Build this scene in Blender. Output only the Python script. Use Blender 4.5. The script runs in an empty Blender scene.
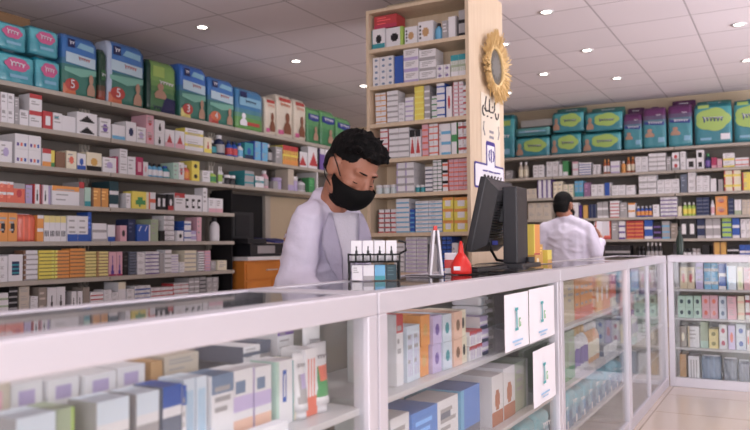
import bpy, bmesh, math, random
from mathutils import Vector, Matrix, noise
random.seed(7)
S = bpy.context.scene
COL = S.collection
PI = math.pi
# ------------------------------------------------------------------ colours
def lin(c):
    return tuple((x / 12.92 if x <= .04045 else ((x + .055) / 1.055) ** 2.4) for x in c)
def hx(s):
    return lin(tuple(int(s[i:i + 2], 16) / 255 for i in (0, 2, 4)))
PAL = {k: hx(v) for k, v in dict(
    white='e6e3e8', grey='a9a5a8', pink='e3a9b8', red='c8343a', teal='1f9aa6', black='1d1b1f', navy='27345f', lilac='b9a8d6',
    violet='7a5ab0', sky='62b4e0', blue='2459b8', yellow='f0dc3c', cream='eadfc4', dark='2c2a2f', brown='8a6248', orange='f09a35',
    coral='ec6a4c', magenta='b8245f', green='3f9a58', mint='b5d8c8', lime='a9cf4a', amber='e0973a', darkteal='1f4650', straw='ecd984',
    beige='cdbfae', sage='a8b898', slate='6a7388', olive='8a8430', lemon='f5ea60', tan='c99a62', purple='5d3a9a', taupe='9a8c82',
    rust='b8602f', gold='d9a441', sand='d6c3a0', mauve='9a6f9a', steel='6f88aa', ice='d4e0ef', peach='f3c2a8', lavender='cdbbe8',
    crimson='c02a55', darkgreen='2a6a4a', glass='c8d4d6', multi='9a6fb8', azure='4a8ae0', skin='a8735a').items()}
def mute(c, k=.16):
    g = .3 * c[0] + .55 * c[1] + .15 * c[2]
    return tuple(x * (1 - k) + g * k for x in c)
PAL = {k: mute(v) for k, v in PAL.items()}
# ------------------------------------------------------------------ materials
def newmat(name):
    m = bpy.data.materials.new(name); m.use_nodes = True
    return m, m.node_tree.nodes, m.node_tree.links, m.node_tree.nodes['Principled BSDF']
def mat(name, col, rough=.5, metal=0, bump=0, bscale=40, var=0, spec=None, emit=None, estr=0, sheen=0):
    m, N, L, b = newmat(name)
    c = hx(col) if isinstance(col, str) else col
    b.inputs['Base Color'].default_value = (*c, 1)
    b.inputs['Roughness'].default_value = rough; b.inputs['Metallic'].default_value = metal
    if spec is not None: b.inputs['Specular IOR Level'].default_value = spec
    if emit: b.inputs['Emission Color'].default_value = (*hx(emit), 1); b.inputs['Emission Strength'].default_value = estr
    tc = N.new('ShaderNodeTexCoord')
    nz = N.new('ShaderNodeTexNoise'); nz.inputs['Scale'].default_value = bscale; nz.inputs['Detail'].default_value = 4
    L.new(tc.outputs['Object'], nz.inputs['Vector'])
    if var:
        mx = N.new('ShaderNodeMixRGB'); mx.blend_type = 'MULTIPLY'; mx.inputs[0].default_value = var
        mx.inputs[1].default_value = (*c, 1); L.new(nz.outputs['Fac'], mx.inputs[2]); L.new(mx.outputs[0], b.inputs['Base Color'])
    if bump:
        bp = N.new('ShaderNodeBump'); bp.inputs['Strength'].default_value = bump; bp.inputs['Distance'].default_value = .01
        L.new(nz.outputs['Fac'], bp.inputs['Height']); L.new(bp.outputs[0], b.inputs['Normal'])
    return m
def colmat(name, rough, bump=0, bscale=60, coat=0):
    m, N, L, b = newmat(name)
    a = N.new('ShaderNodeAttribute'); a.attribute_name = 'Col'
    L.new(a.outputs['Color'], b.inputs['Base Color']); b.inputs['Roughness'].default_value = rough
    b.inputs['Coat Weight'].default_value = coat
    if bump:
        tc = N.new('ShaderNodeTexCoord'); nz = N.new('ShaderNodeTexNoise'); nz.inputs['Scale'].default_value = bscale
        L.new(tc.outputs['Object'], nz.inputs['Vector'])
        bp = N.new('ShaderNodeBump'); bp.inputs['Strength'].default_value = bump; bp.inputs['Distance'].default_value = .01
        L.new(nz.outputs['Fac'], bp.inputs['Height']); L.new(bp.outputs[0], b.inputs['Normal'])
    return m
def glassmat(name, r0=.05, tint=(.96, .975, .97)):
    m = bpy.data.materials.new(name); m.use_nodes = True; N = m.node_tree.nodes; L = m.node_tree.links; N.clear()
    g = N.new('ShaderNodeNewGeometry'); d = N.new('ShaderNodeVectorMath'); d.operation = 'DOT_PRODUCT'
    L.new(g.outputs['Incoming'], d.inputs[0]); L.new(g.outputs['Normal'], d.inputs[1])
    def mth(op, a, v=None, rev=False):
        n = N.new('ShaderNodeMath'); n.operation = op
        if rev: n.inputs[0].default_value = v; L.new(a, n.inputs[1])
        else:
            L.new(a, n.inputs[0])
            if v is not None: n.inputs[1].default_value = v
        return n.outputs[0]
    f = mth('ADD', mth('MULTIPLY', mth('POWER', mth('SUBTRACT', mth('ABSOLUTE', d.outputs['Value']), 1, True), 5), 1 - r0), r0)
    t = N.new('ShaderNodeBsdfTransparent'); t.inputs[0].default_value = (*tint, 1)
    gl = N.new('ShaderNodeBsdfGlossy'); gl.inputs['Roughness'].default_value = .03
    mx = N.new('ShaderNodeMixShader'); L.new(f, mx.inputs[0]); L.new(t.outputs[0], mx.inputs[1]); L.new(gl.outputs[0], mx.inputs[2])
    o = N.new('ShaderNodeOutputMaterial'); L.new(mx.outputs[0], o.inputs[0])
    return m
M = dict(
    card=colmat('printed_card', .5), film=colmat('plastic_film', .3, .35, 22, .3), plastic=colmat('moulded_plastic', .35),
    alu=mat('aluminium_frame', 'd3d0d8', .38, .35, .05, 30), glass=glassmat('clear_glass'), shelfpaint=mat('shelf_enamel', 'b9b0a6', .5, 0, .05, 20, .15),
    shelfback=mat('shelf_back_enamel', '7d756e', .6, 0, 0, 6, .25), wood=None, white=mat('white_laminate', 'dcd8da', .45),
    wallp=mat('wall_paint', 'c9b79c', .7, 0, .08, 60, .12), dark=mat('recess_shade', '141216', .8), orange=mat('orange_laminate', 'e08a3a', .45, 0, 0, 5, .3),
    blackp=mat('black_plastic', '2a2a2e', .42, 0, .1, 300), blackgl=mat('black_gloss', '0c0c0f', .15), redp=mat('red_plastic', 'd0231c', .35),
    whitep=mat('white_paper', 'eceaf0', .7), skin=mat('skin', 'a5705a', .5, 0, .06, 90, .12), coat=mat('white_cotton_coat', 'd4cee0', .85, 0, .5, 22, .1),
    shirt=mat('white_knit_shirt', 'f2eef6', .9, 0, .2, 140), hair=mat('black_hair', '080708', .7, 0, .8, 120, spec=.2), mask=mat('black_cloth_mask', '08080a', .8, 0, .15, 260),
    trousers=mat('dark_trousers', '23242c', .85), shoe=mat('black_leather', '121214', .4), gold=mat('gold_straw', 'ecca8e', .55, .0, .3, 90, .3),
    mirror=mat('dull_mirror', '706e66', .3, .5), binder=mat('dark_binder', '1c1c22', .5), bluep=mat('blue_paper', '343a86', .6),
    purple=mat('purple_print', '3c2f8a', .6), ink=mat('black_print', '17151a', .6), greyink=mat('grey_print', '8d8a92', .6), tealink=mat('teal_print', '58aeb4', .6),
    greenink=mat('green_print', '7cbc7c', .6), blueink=mat('blue_print', '9cc4e4', .6), lamp=mat('lamp_glow', 'ffffff', .4, emit='fff6ea', estr=14),
    cardboard=mat('brown_cardboard', '8a6a4c', .8, 0, .1, 40, .2), wire=mat('black_wire', '121214', .35, .3), rubber=mat('grey_plinth', '7f7c82', .6))
def woodmat():
    m, N, L, b = newmat('beige_wood_laminate')
    tc = N.new('ShaderNodeTexCoord'); mp = N.new('ShaderNodeMapping'); mp.inputs['Scale'].default_value = (14, 14, 1.2)
    nz = N.new('ShaderNodeTexNoise'); nz.inputs['Scale'].default_value = 3; nz.inputs['Detail'].default_value = 5
    cr = N.new('ShaderNodeValToRGB'); cr.color_ramp.elements[0].color = (*hx('cdb497'), 1); cr.color_ramp.elements[1].color = (*hx('e2d0b8'), 1)
    L.new(tc.outputs['Object'], mp.inputs[0]); L.new(mp.outputs[0], nz.inputs['Vector']); L.new(nz.outputs['Fac'], cr.inputs[0]); L.new(cr.outputs[0], b.inputs['Base Color'])
    b.inputs['Roughness'].default_value = .45
    return m
M['wood'] = woodmat()
def gridmat(name, c1, c2, size, wid, rough, off=(0, 0), var=.06):
    m, N, L, b = newmat(name)
    tc = N.new('ShaderNodeTexCoord'); mp = N.new('ShaderNodeMapping'); mp.inputs['Location'].default_value = (off[0], off[1], 0)
    L.new(tc.outputs['Object'], mp.inputs[0])
    br = N.new('ShaderNodeTexBrick'); br.offset = 0; br.inputs['Scale'].default_value = 1; br.inputs['Mortar Size'].default_value = wid
    br.inputs['Brick Width'].default_value = size; br.inputs['Row Height'].default_value = size; br.inputs['Mortar Smooth'].default_value = .3
    a = hx(c1); br.inputs['Color1'].default_value = (*a, 1); br.inputs['Color2'].default_value = (*[x * (1 - var) for x in a], 1)
    br.inputs['Mortar'].default_value = (*hx(c2), 1)
    L.new(mp.outputs[0], br.inputs['Vector']); L.new(br.outputs['Color'], b.inputs['Base Color'])
    bp = N.new('ShaderNodeBump'); bp.inputs['Strength'].default_value = .3; bp.inputs['Distance'].default_value = .004; bp.invert = True
    L.new(br.outputs['Fac'], bp.inputs['Height']); L.new(bp.outputs[0], b.inputs['Normal'])
    b.inputs['Roughness'].default_value = rough
    return m
M['ceil'] = gridmat('ceiling_tiles', 'e8e0e8', 'b4acb4', .6661, .008, .8, (.0, .1))
M['floor'] = gridmat('floor_tiles', 'c6b6a8', '968778', .6, .006, .18, (.2, .25))
# ------------------------------------------------------------------ mesh helpers
def link(name, me, m=None, parent=None, loc=None, rz=None):
    o = bpy.data.objects.new(name, me); COL.objects.link(o)
    if m is not None and me is not None and not me.materials: me.materials.append(m)
    if parent is not None: o.parent = parent
    if loc is not None: o.location = loc
    if rz is not None: o.rotation_euler = (0, 0, rz)
    return o
def tag(o, label, cat, group=None):
    o['label'] = label; o['category'] = cat
    if group: o['group'] = group
    return o
def thing(name, label, cat, loc=(0, 0, 0), rz=0, group=None):
    o = link(name, None, loc=loc, rz=rz); o.empty_display_size = .05
    return tag(o, label, cat, group)
def tomesh(bm, name='m', smooth=False):
    me = bpy.data.meshes.new(name); bmesh.ops.recalc_face_normals(bm, faces=bm.faces); bm.to_mesh(me); bm.free()
    if smooth:
        for p in me.polygons: p.use_smooth = True
    return me
def bxs(boxes, bev=0):
    """boxes: list of (x0,x1,y0,y1,z0,z1)"""
    bm = bmesh.new()
    for x0, x1, y0, y1, z0, z1 in boxes:
        r = bmesh.ops.create_cube(bm, size=1)
        for v in r['verts']:
            v.co = Vector(((x0 + x1) / 2 + v.co.x * (x1 - x0), (y0 + y1) / 2 + v.co.y * (y1 - y0), (z0 + z1) / 2 + v.co.z * (z1 - z0)))
    if bev: bmesh.ops.bevel(bm, geom=list(bm.edges), offset=bev, segments=2, affect='EDGES', profile=.6)
    return bm
def box(name, b, m, parent=None, bev=0):
    return link(name, tomesh(bxs([b] if not isinstance(b[0], (tuple, list)) else b, bev)), m, parent)
def struct(o):
    o['kind'] = 'structure'; return o
def lathe(prof, n=20):
    bm = bmesh.new(); rings = []
    for r, z in prof:
        rings.append([bm.verts.new((r * math.cos(2 * PI * i / n), r * math.sin(2 * PI * i / n), z)) for i in range(n)] if r > 1e-5 else [bm.verts.new((0, 0, z))])
    for a, b in zip(rings, rings[1:]):
        for i in range(n):
            j = (i + 1) % n
            if len(a) == 1 and len(b) == 1: continue
            if len(a) == 1: bm.faces.new((a[0], b[j], b[i]))
            elif len(b) == 1: bm.faces.new((a[i], a[j], b[0]))
            else: bm.faces.new((a[i], a[j], b[j], b[i]))
    return bm
def tube(pts, r, n=8):
    bm = bmesh.new(); rings = []
    P = [Vector(p) for p in pts]
    for i, p in enumerate(P):
        t = (P[min(i + 1, len(P) - 1)] - P[max(i - 1, 0)]).normalized()
        a = t.cross(Vector((0, 0, 1)));
        if a.length < .05: a = t.cross(Vector((1, 0, 0)))
        a.normalize(); b = t.cross(a)
        rr = r[i] if isinstance(r, (list, tuple)) else r
        rings.append([bm.verts.new(p + rr * (a * math.cos(2 * PI * k / n) + b * math.sin(2 * PI * k / n))) for k in range(n)])
    for a, b in zip(rings, rings[1:]):
        for k in range(n): bm.faces.new((a[k], a[(k + 1) % n], b[(k + 1) % n], b[k]))
    bm.faces.new(rings[0][::-1]); bm.faces.new(rings[-1])
    return bm
def prism(poly, y0, y1):
    """polygon in x,z extruded from y0 to y1"""
    bm = bmesh.new()
    a = [bm.verts.new((x, y0, z)) for x, z in poly]; b = [bm.verts.new((x, y1, z)) for x, z in poly]
    bm.faces.new(a); bm.faces.new(b[::-1]); n = len(poly)
    for i in range(n): bm.faces.new((a[i], b[i], b[(i + 1) % n], a[(i + 1) % n]))
    return bm
def setcol(me, fcols):
    at = me.attributes.new('Col', 'FLOAT_COLOR', 'CORNER')
    for p, c in zip(me.polygons, fcols):
        for li in p.loop_indices: at.data[li].color = (*c, 1)
def flatcol(me, c):
    setcol(me, [c] * len(me.polygons)); return me
def text_mesh(s, size, depth=.001):
    cu = bpy.data.curves.new('t', 'FONT'); cu.body = s; cu.size = size; cu.extrude = depth; cu.align_x = 'CENTER'; cu.align_y = 'CENTER'
    o = bpy.data.objects.new('t', cu); COL.objects.link(o); bpy.context.view_layer.update()
    me = bpy.data.meshes.new_from_object(o.evaluated_get(bpy.context.evaluated_depsgraph_get()))
    bpy.data.objects.remove(o)
    me.transform(Matrix.Rotation(PI / 2, 4, 'X'))   # upright, reads from -Y
    me.materials.clear()
    return me
def cloud(rx, rz, lobes=6, amp=.12, n=48, ph=0):
    return [(rx * (1 + amp * abs(math.cos(lobes * t / 2 + ph))) * math.cos(t), rz * (1 + amp * abs(math.cos(lobes * t / 2 + ph))) * math.sin(t)) for t in [2 * PI * i / n for i in range(n)]]
def squiggle(w, h, n=5, th=.13):
    """one joined run of looped pen strokes, for script too small to read"""
    bm = bmesh.new(); K = n * 12; P = []
    for i in range(K + 1):
        t = i / K; a = 2 * PI * n * t; big = 1.2 if t < .5 / n else .62 + .2 * math.sin(7.3 * t * n)
        P.append((-w / 2 + w * t + w / n * .3 * math.sin(a), h * .42 * big * math.cos(a)))
    L_ = []; R_ = []; r = min(w / n, h) * th
    for i, p in enumerate(P):
        a, b = P[max(i - 1, 0)], P[min(i + 1, K)]; dx, dz = b[0] - a[0], b[1] - a[1]; q = math.hypot(dx, dz) or 1
        L_.append(bm.verts.new((p[0] - dz / q * r, 0, p[1] + dx / q * r))); R_.append(bm.verts.new((p[0] + dz / q * r, 0, p[1] - dx / q * r)))
    for i in range(K): bm.faces.new((L_[i], L_[i + 1], R_[i + 1], R_[i]))
    return bm
STOCK = {
 'L2': [(3.228,3.236,0.199,'c:pink',1,1), (3.24,3.345,0.221,'b:white/tx/lg:grey',2,2), (3.349,3.385,0.205,'b:grey/tx',1,2), (3.389,3.462,0.119,'c:white/tx/lg:grey',1,1), (3.466,3.572,0.249,'b:white/tx/bt:red',1,2), (3.575,3.658,0.136,'c:red/sq:white/st:white',1,1), (3.661,3.743,0.137,'c:white/lg:teal/tx',1,1), (3.746,3.87,0.128,'c:white',1,1), (3.876,4.072,0.178,'b:white/tri:black',1,2), (4.092,4.207,0.16,'c:white/dot:violet/tx',1,1), (4.232,4.371,0.127,'c:white/bb:sky',2,1), (4.377,4.488,0.172,'c:white/dot:navy',1,1), (4.494,4.598,0.142,'c:white/dot:lilac/tx',1,1), (4.602,4.689,0.263,'b:pink/dot:red/tx',1,2), (4.693,4.809,0.232,'b:white/fl:black',1,2), (4.818,4.934,0.163,'c:white/tri:red/bb:pink',1,1), (4.938,5.058,0.166,'c:white/tri:red/bb:pink',1,1), (5.065,5.31,0.209,'b:white/bm:yellow/tx',1,2), (5.317,5.422,0.152,'c:cream/fl:red/bb:yellow',1,1), (5.437,5.548,0.145,'B:dark/white/teal',1,1), (5.551,5.673,0.209,'B:navy/white/grey',1,1), (5.687,5.848,0.166,'B:blue/navy/red',2,1), (5.858,5.935,0.161,'B:white/blue/sky',1,1), (5.941,6.078,0.174,'c:teal/bb:navy/dot:blue',1,1), (6.084,6.316,0.205,'b:sky/tx/bl:blue',2,2), (6.327,6.446,0.209,'B:dark/white/grey',1,1), (6.451,6.573,0.187,'c:grey/tx',1,1), (6.579,6.87,0.22,'c:red/zz:yellow/bb:orange',2,1), (6.879,7.066,0.182,'c:white/tri:red/bl:black',1,1), (7.076,7.308,0.262,'c:white/tri:red/br:black',1,1), (7.325,7.425,0.263,'c:violet/bt:white',1,1), (7.432,7.577,0.287,'c:white/dot:lilac',1,1)],
 'L3': [(3.231,3.331,0.153,'c:white/tx/dot:lilac',1,1), (3.353,3.566,0.221,'b:white/dots:multi',2,2), (3.575,3.652,0.136,'c:white/bb:orange/bt:red',1,1), (3.656,3.689,0.13,'c:yellow/bb:green',1,1), (3.693,3.78,0.125,'c:brown',1,1), (3.784,3.878,0.141,'c:cream/tx/dot:coral',1,1), (3.887,3.97,0.132,'c:white/dot:blue/bb:blue',1,1), (3.975,4.123,0.151,'c:cream/bb:black/dot:gold',1,1), (4.128,4.266,0.126,'c:white/tx/dot:lilac',1,1), (4.269,4.296,0.145,'c:magenta',1,1), (4.306,4.388,0.213,'b:white/tx',1,2), (4.394,4.483,0.156,'c:white/tx',1,1), (4.487,4.565,0.161,'c:magenta/sq:pink',1,1), (4.569,4.625,0.127,'c:white/dot:pink',1,1), (4.629,4.815,0.126,'B:sky/dark/white',3,1), (4.821,4.913,0.117,'B:teal/blue/white',1,1), (4.917,4.981,0.151,'c:mint/tx',1,1), (4.987,5.059,0.161,'c:white/dot:red/tx',1,1), (5.063,5.159,0.15,'B:coral/white/orange',1,1), (5.164,5.267,0.192,'b:yellow/dot:dark',1,2), (5.305,5.412,0.113,'c:white/tx',1,1), (5.427,5.546,0.124,'B:lime/white/green',1,1), (5.549,5.604,0.174,'B:white/white/lime',2,1), (5.607,5.645,0.116,'B:dark/white/grey',1,1), (5.653,5.806,0.099,'J:dark/white',2,1), (5.937,6.088,0.165,'b:grey/bm:teal',1,2), (6.099,6.247,0.121,'c:white/bm:teal/tx',1,1), (6.261,6.36,0.193,'B:pink/white/grey',1,1), (6.4,6.482,0.088,'c:grey',1,1), (6.493,6.668,0.139,'J:lilac/lilac',1,1), (6.68,6.792,0.246,'c:beige/bb:lilac',1,1), (6.804,6.925,0.173,'J:lilac/white',1,1), (6.932,7.066,0.155,'B:white/dark/grey',1,1), (7.079,7.198,0.175,'c:green/tx',1,1)],
 'L4': [(3.235,3.345,0.151,'b:coral/bt:white/tx',2,2), (3.348,3.443,0.145,'c:coral/bt:grey/dot:red',1,1), (3.446,3.499,0.138,'c:lilac/tx',1,1), (3.504,3.561,0.148,'c:white/fl:dark/bl:red/br:red',1,1), (3.575,3.628,0.146,'c:white/fl:dark/bl:pink',1,1), (3.632,3.654,0.143,'c:lilac',1,1), (3.659,3.905,0.148,'c:white/bt:orange/tx',1,1), (3.908,3.961,0.191,'c:grey/bt:red',1,1), (3.966,4.026,0.153,'c:mint/bb:teal',1,1), (4.03,4.194,0.153,'c:amber/bl:brown/tx',2,1), (4.207,4.303,0.218,'b:darkteal/bb:white',1,2), (4.378,4.431,0.129,'c:white/tx',1,1), (4.439,4.626,0.15,'c:yellow/leaf:green/br:cream',1,1), (4.636,4.715,0.152,'c:white/bm:coral/bl:coral',1,1), (4.724,4.841,0.142,'c:black/sq:white',2,1), (4.847,4.918,0.145,'c:dark/dot:white/bb:red',1,1), (4.927,5.059,0.162,'c:white/bt:red/tx',1,1), (5.066,5.303,0.156,'c:white/ring:black',3,1), (5.31,5.373,0.231,'c:white/tx',1,1), (5.377,5.582,0.138,'c:white/tx/bb:pink',2,1)],
 'L5': [(3.237,3.382,0.206,'c:orange/dot:dark/tx',2,1), (3.386,3.533,0.199,'P:coral',1,1), (3.537,3.591,0.196,'b:orange/bt:white',1,2), (3.597,3.793,0.194,'c:white/bt:straw/dots:dark',4,1), (3.796,3.99,0.199,'c:white/bb:blue/tx',2,1), (3.996,4.034,0.233,'c:blue/tx',1,1), (4.039,4.182,0.146,'b:white/bb:grey',1,2), (4.192,4.269,0.135,'c:white/bb:blue',1,1), (4.319,4.391,0.133,'c:pink/dot:dark',1,1), (4.398,4.478,0.186,'c:navy/tx',1,1), (4.488,4.623,0.144,'c:blue/sl:white',2,1), (4.627,4.647,0.145,'c:white',1,1), (4.659,4.749,0.192,'c:sage/tx',1,1), (4.754,4.812,0.094,'c:black',1,1), (4.816,4.94,0.228,'b:white/bb:grey/tx',1,5), (4.967,5.046,0.096,'c:white/dot:black',1,1), (5.055,5.146,0.186,'b:white/bm:blue',1,3), (5.151,5.225,0.098,'b:lilac/bb:white',1,2), (5.232,5.291,0.227,'c:pink/tx',1,1), (5.491,5.587,0.233,'B:white/dark/white',1,1)],
 'L6': [(3.241,3.305,0.18,'b:white/tx',1,3), (3.31,3.425,0.192,'c:white/sq:navy/st:teal',1,1), (3.433,3.55,0.22,'b:white/bl:brown/bb:grey',1,6), (3.558,3.689,0.218,'b:yellow/br:lemon/bb:olive',1,8), (3.692,3.819,0.217,'b:orange/bl:lemon/bb:brown',1,8), (3.822,3.964,0.229,'b:orange/br:amber/bb:brown',1,8), (3.969,4.08,0.204,'b:straw/bb:olive',1,8), (4.083,4.194,0.203,'b:straw/bl:tan/bb:brown',1,8), (4.204,4.284,0.196,'c:pink/tower:purple',1,1), (4.287,4.348,0.199,'c:pink/tower:purple',1,1), (4.359,4.411,0.194,'c:black/tx',1,1), (4.417,4.495,0.197,'b:slate/bb:dark',1,8), (4.503,4.587,0.188,'b:white/tx',1,3), (4.592,4.75,0.194,'b:white/bb:purple/tx',1,6), (4.756,4.804,0.177,'c:grey',1,1), (4.813,4.893,0.207,'b:white/bb:grey',1,5), (4.9,4.993,0.167,'b:white/bb:lilac',1,7), (5,5.06,0.094,'b:white/tx',1,3), (5.067,5.22,0.199,'b:cream/bb:grey',1,5), (5.248,5.329,0.186,'b:white/bb:black',1,8), (5.336,5.416,0.193,'b:pink/bb:lilac',1,7), (5.426,5.496,0.091,'c:grey/tx',1,1), (5.506,5.638,0.097,'c:cream/tx',1,1)],
 'L7': [(3.244,3.316,0.202,'b:white/bb:sage',1,4), (3.321,3.392,0.244,'b:black/bb:grey',1,6), (3.402,3.486,0.239,'b:beige/tx',1,4), (3.492,3.553,0.163,'b:white/tx',1,3), (3.558,3.63,0.225,'c:taupe/tx',1,1), (3.635,3.792,0.218,'c:white/fl:dark',2,1), (3.836,3.945,0.177,'c:white/fl:dark/bl:grey',2,1), (3.951,4.013,0.203,'c:taupe',1,1), (4.019,4.147,0.159,'b:white/bb:red',1,5), (4.153,4.229,0.172,'b:white/tx',1,4), (4.232,4.3,0.147,'b:white/tx',1,3), (4.303,4.382,0.226,'c:white/bt:cream',1,1), (4.39,4.469,0.163,'b:white/tx',1,3), (4.477,4.657,0.184,'b:white/bb:blue/tx',2,5), (4.664,4.924,0.157,'b:white/bb:red/tx',3,4), (4.931,5.124,0.183,'b:white/bm:red/tx',2,5), (5.131,5.263,0.223,'b:grey/bb:white',2,5), (5.27,5.353,0.226,'b:grey/bb:dark',1,6), (5.36,5.523,0.217,'b:grey/tx',2,4)],
 'B2': [(-3.44,-3.349,0.121,'c:grey/tx',1,1), (-3.263,-3.118,0.231,'B:beige/white/cream',2,1), (-3.04,-2.889,0.169,'c:white/tx',2,1), (-2.858,-2.691,0.205,'b:white/tx',2,2), (-2.684,-2.637,0.163,'c:white',1,1), (-2.631,-2.561,0.201,'c:green/bb:white',1,1), (-2.503,-2.427,0.186,'b:white/bt:pink',1,2), (-2.417,-2.257,0.166,'b:white/bb:blue',1,5), (-2.239,-2.138,0.13,'c:white/tx/bl:grey',2,1), (-2.104,-2.015,0.195,'B:rust/orange/white',2,1), (-2.006,-1.894,0.161,'b:white/bb:lilac',1,2), (-1.879,-1.822,0.159,'B:orange/white/amber',1,1), (-1.813,-1.705,0.207,'B:rust/orange/cream',2,1), (-1.699,-1.542,0.198,'b:white/tx',2,2), (-1.535,-1.329,0.229,'b:white/bb:grey',2,4), (-1.321,-1.267,0.176,'c:grey/tx',1,1), (-1.256,-1.169,0.226,'b:white/dot:red/bb:grey',1,2), (-1.159,-1.096,0.231,'b:white/tx',1,2), (-1.091,-0.981,0.138,'c:white/sq:black',1,1), (-0.974,-0.889,0.237,'b:white/sq:black',1,2), (-0.88,-0.811,0.19,'B:navy/green/violet',1,1), (-0.806,-0.746,0.132,'c:magenta/bb:pink',1,1), (-0.74,-0.686,0.113,'c:pink/tx',1,1), (-0.675,-0.549,0.174,'b:white/bb:yellow/tx',1,2), (-0.544,-0.396,0.112,'b:white/bm:coral',2,2)],
 'B3': [(-3.144,-2.997,0.137,'c:beige/tx',2,1), (-2.983,-2.788,0.26,'b:white/bl:purple/br:purple',3,3), (-2.767,-2.641,0.215,'c:cream/bl:sand/tx',2,1), (-2.632,-2.488,0.173,'c:cream/br:sage/tx',2,1), (-2.48,-2.367,0.213,'c:sky/bb:teal/tx',2,1), (-2.358,-2.272,0.185,'c:mauve/tx',1,1), (-2.263,-2.097,0.155,'c:white/tx',2,1), (-2.088,-2.01,0.172,'c:blue/br:white',1,1), (-1.999,-1.824,0.131,'b:white/tx',2,2), (-1.818,-1.706,0.124,'c:white/tx',1,1), (-1.662,-1.447,0.256,'b:white/bt:grey/tx',2,3), (-1.441,-1.176,0.177,'b:white/tx',3,2), (-1.163,-1.087,0.233,'c:slate/tx',1,1), (-1.078,-0.987,0.25,'b:white/tx',1,3), (-0.981,-0.83,0.2,'b:white/tx',2,2), (-0.824,-0.744,0.161,'c:white/br:dark',1,1), (-0.737,-0.683,0.147,'c:grey',1,1), (-0.67,-0.486,0.267,'b:cream/bl:red/bm:yellow',2,2), (-0.473,-0.379,0.217,'b:yellow/bl:red/tx',1,2)],
 'B4': [(-3.123,-2.803,0.23,'b:beige/tx',3,2), (-2.537,-2.433,0.214,'c:white/tx',1,1), (-2.426,-2.387,0.176,'c:purple',1,1), (-2.38,-2.309,0.174,'c:gold/bl:dark',1,1), (-2.303,-2.201,0.183,'c:navy/br:slate',2,1), (-2.191,-2.049,0.212,'b:grey/bb:white',2,2), (-2.026,-1.906,0.218,'b:white/bb:red',1,5), (-1.899,-1.808,0.192,'c:grey/tx',1,1), (-1.797,-1.708,0.184,'b:white/bt:orange',1,2), (-1.7,-1.504,0.141,'B:blue/white/orange',4,1), (-1.496,-1.418,0.153,'c:white/tx',1,1), (-1.406,-1.208,0.245,'b:white/bb:purple/tx',2,5), (-1.202,-1.157,0.122,'c:cream',1,1), (-1.146,-0.995,0.169,'B:lime/white/yellow',3,1), (-0.987,-0.841,0.224,'b:navy/bb:slate',2,5), (-0.834,-0.781,0.187,'B:white/white/pink',1,1), (-0.773,-0.64,0.23,'b:orange/dot:red/tx',1,2), (-0.633,-0.571,0.199,'b:navy/bb:slate',1,4), (-0.564,-0.488,0.182,'c:white/bb:sage',2,1), (-0.481,-0.382,0.179,'c:beige/tx',2,1)],
 'B5': [(-2.232,-2.021,0.238,'b:coral/bl:white/bb:red',2,3), (-2.012,-1.926,0.243,'c:grey/tx',1,1), (-1.918,-1.836,0.233,'b:white/bb:purple',1,3), (-1.825,-1.613,0.235,'b:red/bb:orange',2,5), (-1.605,-1.504,0.254,'b:blue/bb:white',1,2), (-1.496,-1.402,0.209,'b:black/bb:violet',1,3), (-1.393,-1.3,0.221,'b:grey/bb:sky',1,3), (-1.292,-1.21,0.19,'c:taupe/tx',1,1), (-1.183,-0.996,0.251,'c:dark/sq:white',2,1), (-0.985,-0.898,0.259,'b:navy/bb:grey',1,2), (-0.891,-0.722,0.264,'b:grey/bb:white',2,2), (-0.706,-0.602,0.265,'b:lime/bb:blue',1,4), (-0.595,-0.514,0.257,'b:blue/bb:white',1,2), (-0.504,-0.388,0.227,'b:white/tx',2,2)],
 'B6': [(-2.099,-1.781,0.199,'b:dark/bb:grey',3,2), (-1.703,-1.604,0.186,'J:dark/black',2,1), (-1.592,-1.397,0.23,'B:dark/white/grey',4,1), (-1.269,-1.169,0.214,'c:dark/bb:red',1,1), (-1.164,-1.06,0.154,'J:white/dark',2,1), (-1.053,-0.952,0.154,'J:white/grey',2,1), (-0.936,-0.85,0.192,'c:black',1,1), (-0.809,-0.664,0.23,'b:gold/bl:brown',2,2), (-0.655,-0.532,0.182,'b:black/bb:white',2,3), (-0.522,-0.395,0.195,'b:blue/bb:white',2,2)],
 'P1': [(-2.731,-2.7,0.151,'c:teal/tx',1,1), (-2.697,-2.589,0.155,'c:white/bb:teal/dot:black',1,1), (-2.584,-2.442,0.149,'c:white/dot:black/br:lime',1,1), (-2.431,-2.328,0.135,'c:white/vd:black/dot:tan',1,1), (-2.323,-2.202,0.158,'c:white/vd:black/dot:tan',1,1), (-2.197,-2.137,0.133,'B:sky/dark/sky',1,1), (-2.131,-2.085,0.137,'c:grey/tx',1,1), (-2.081,-2.016,0.158,'c:white/br:grey',1,1), (-2,-1.926,0.191,'b:grey/bb:black',1,2)],
 'P2': [(-2.725,-2.526,0.225,'b:white/dot:steel',3,5), (-2.519,-2.445,0.213,'c:blue',1,1), (-2.44,-2.32,0.258,'b:white/bb:lilac/tx',1,3), (-2.317,-2.184,0.231,'b:white/bb:grey/tx',1,3), (-2.18,-2.072,0.103,'b:white/dot:violet/tx',2,2), (-2.066,-1.927,0.159,'c:white/zz:sage/bt:teal',2,1)],
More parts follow.
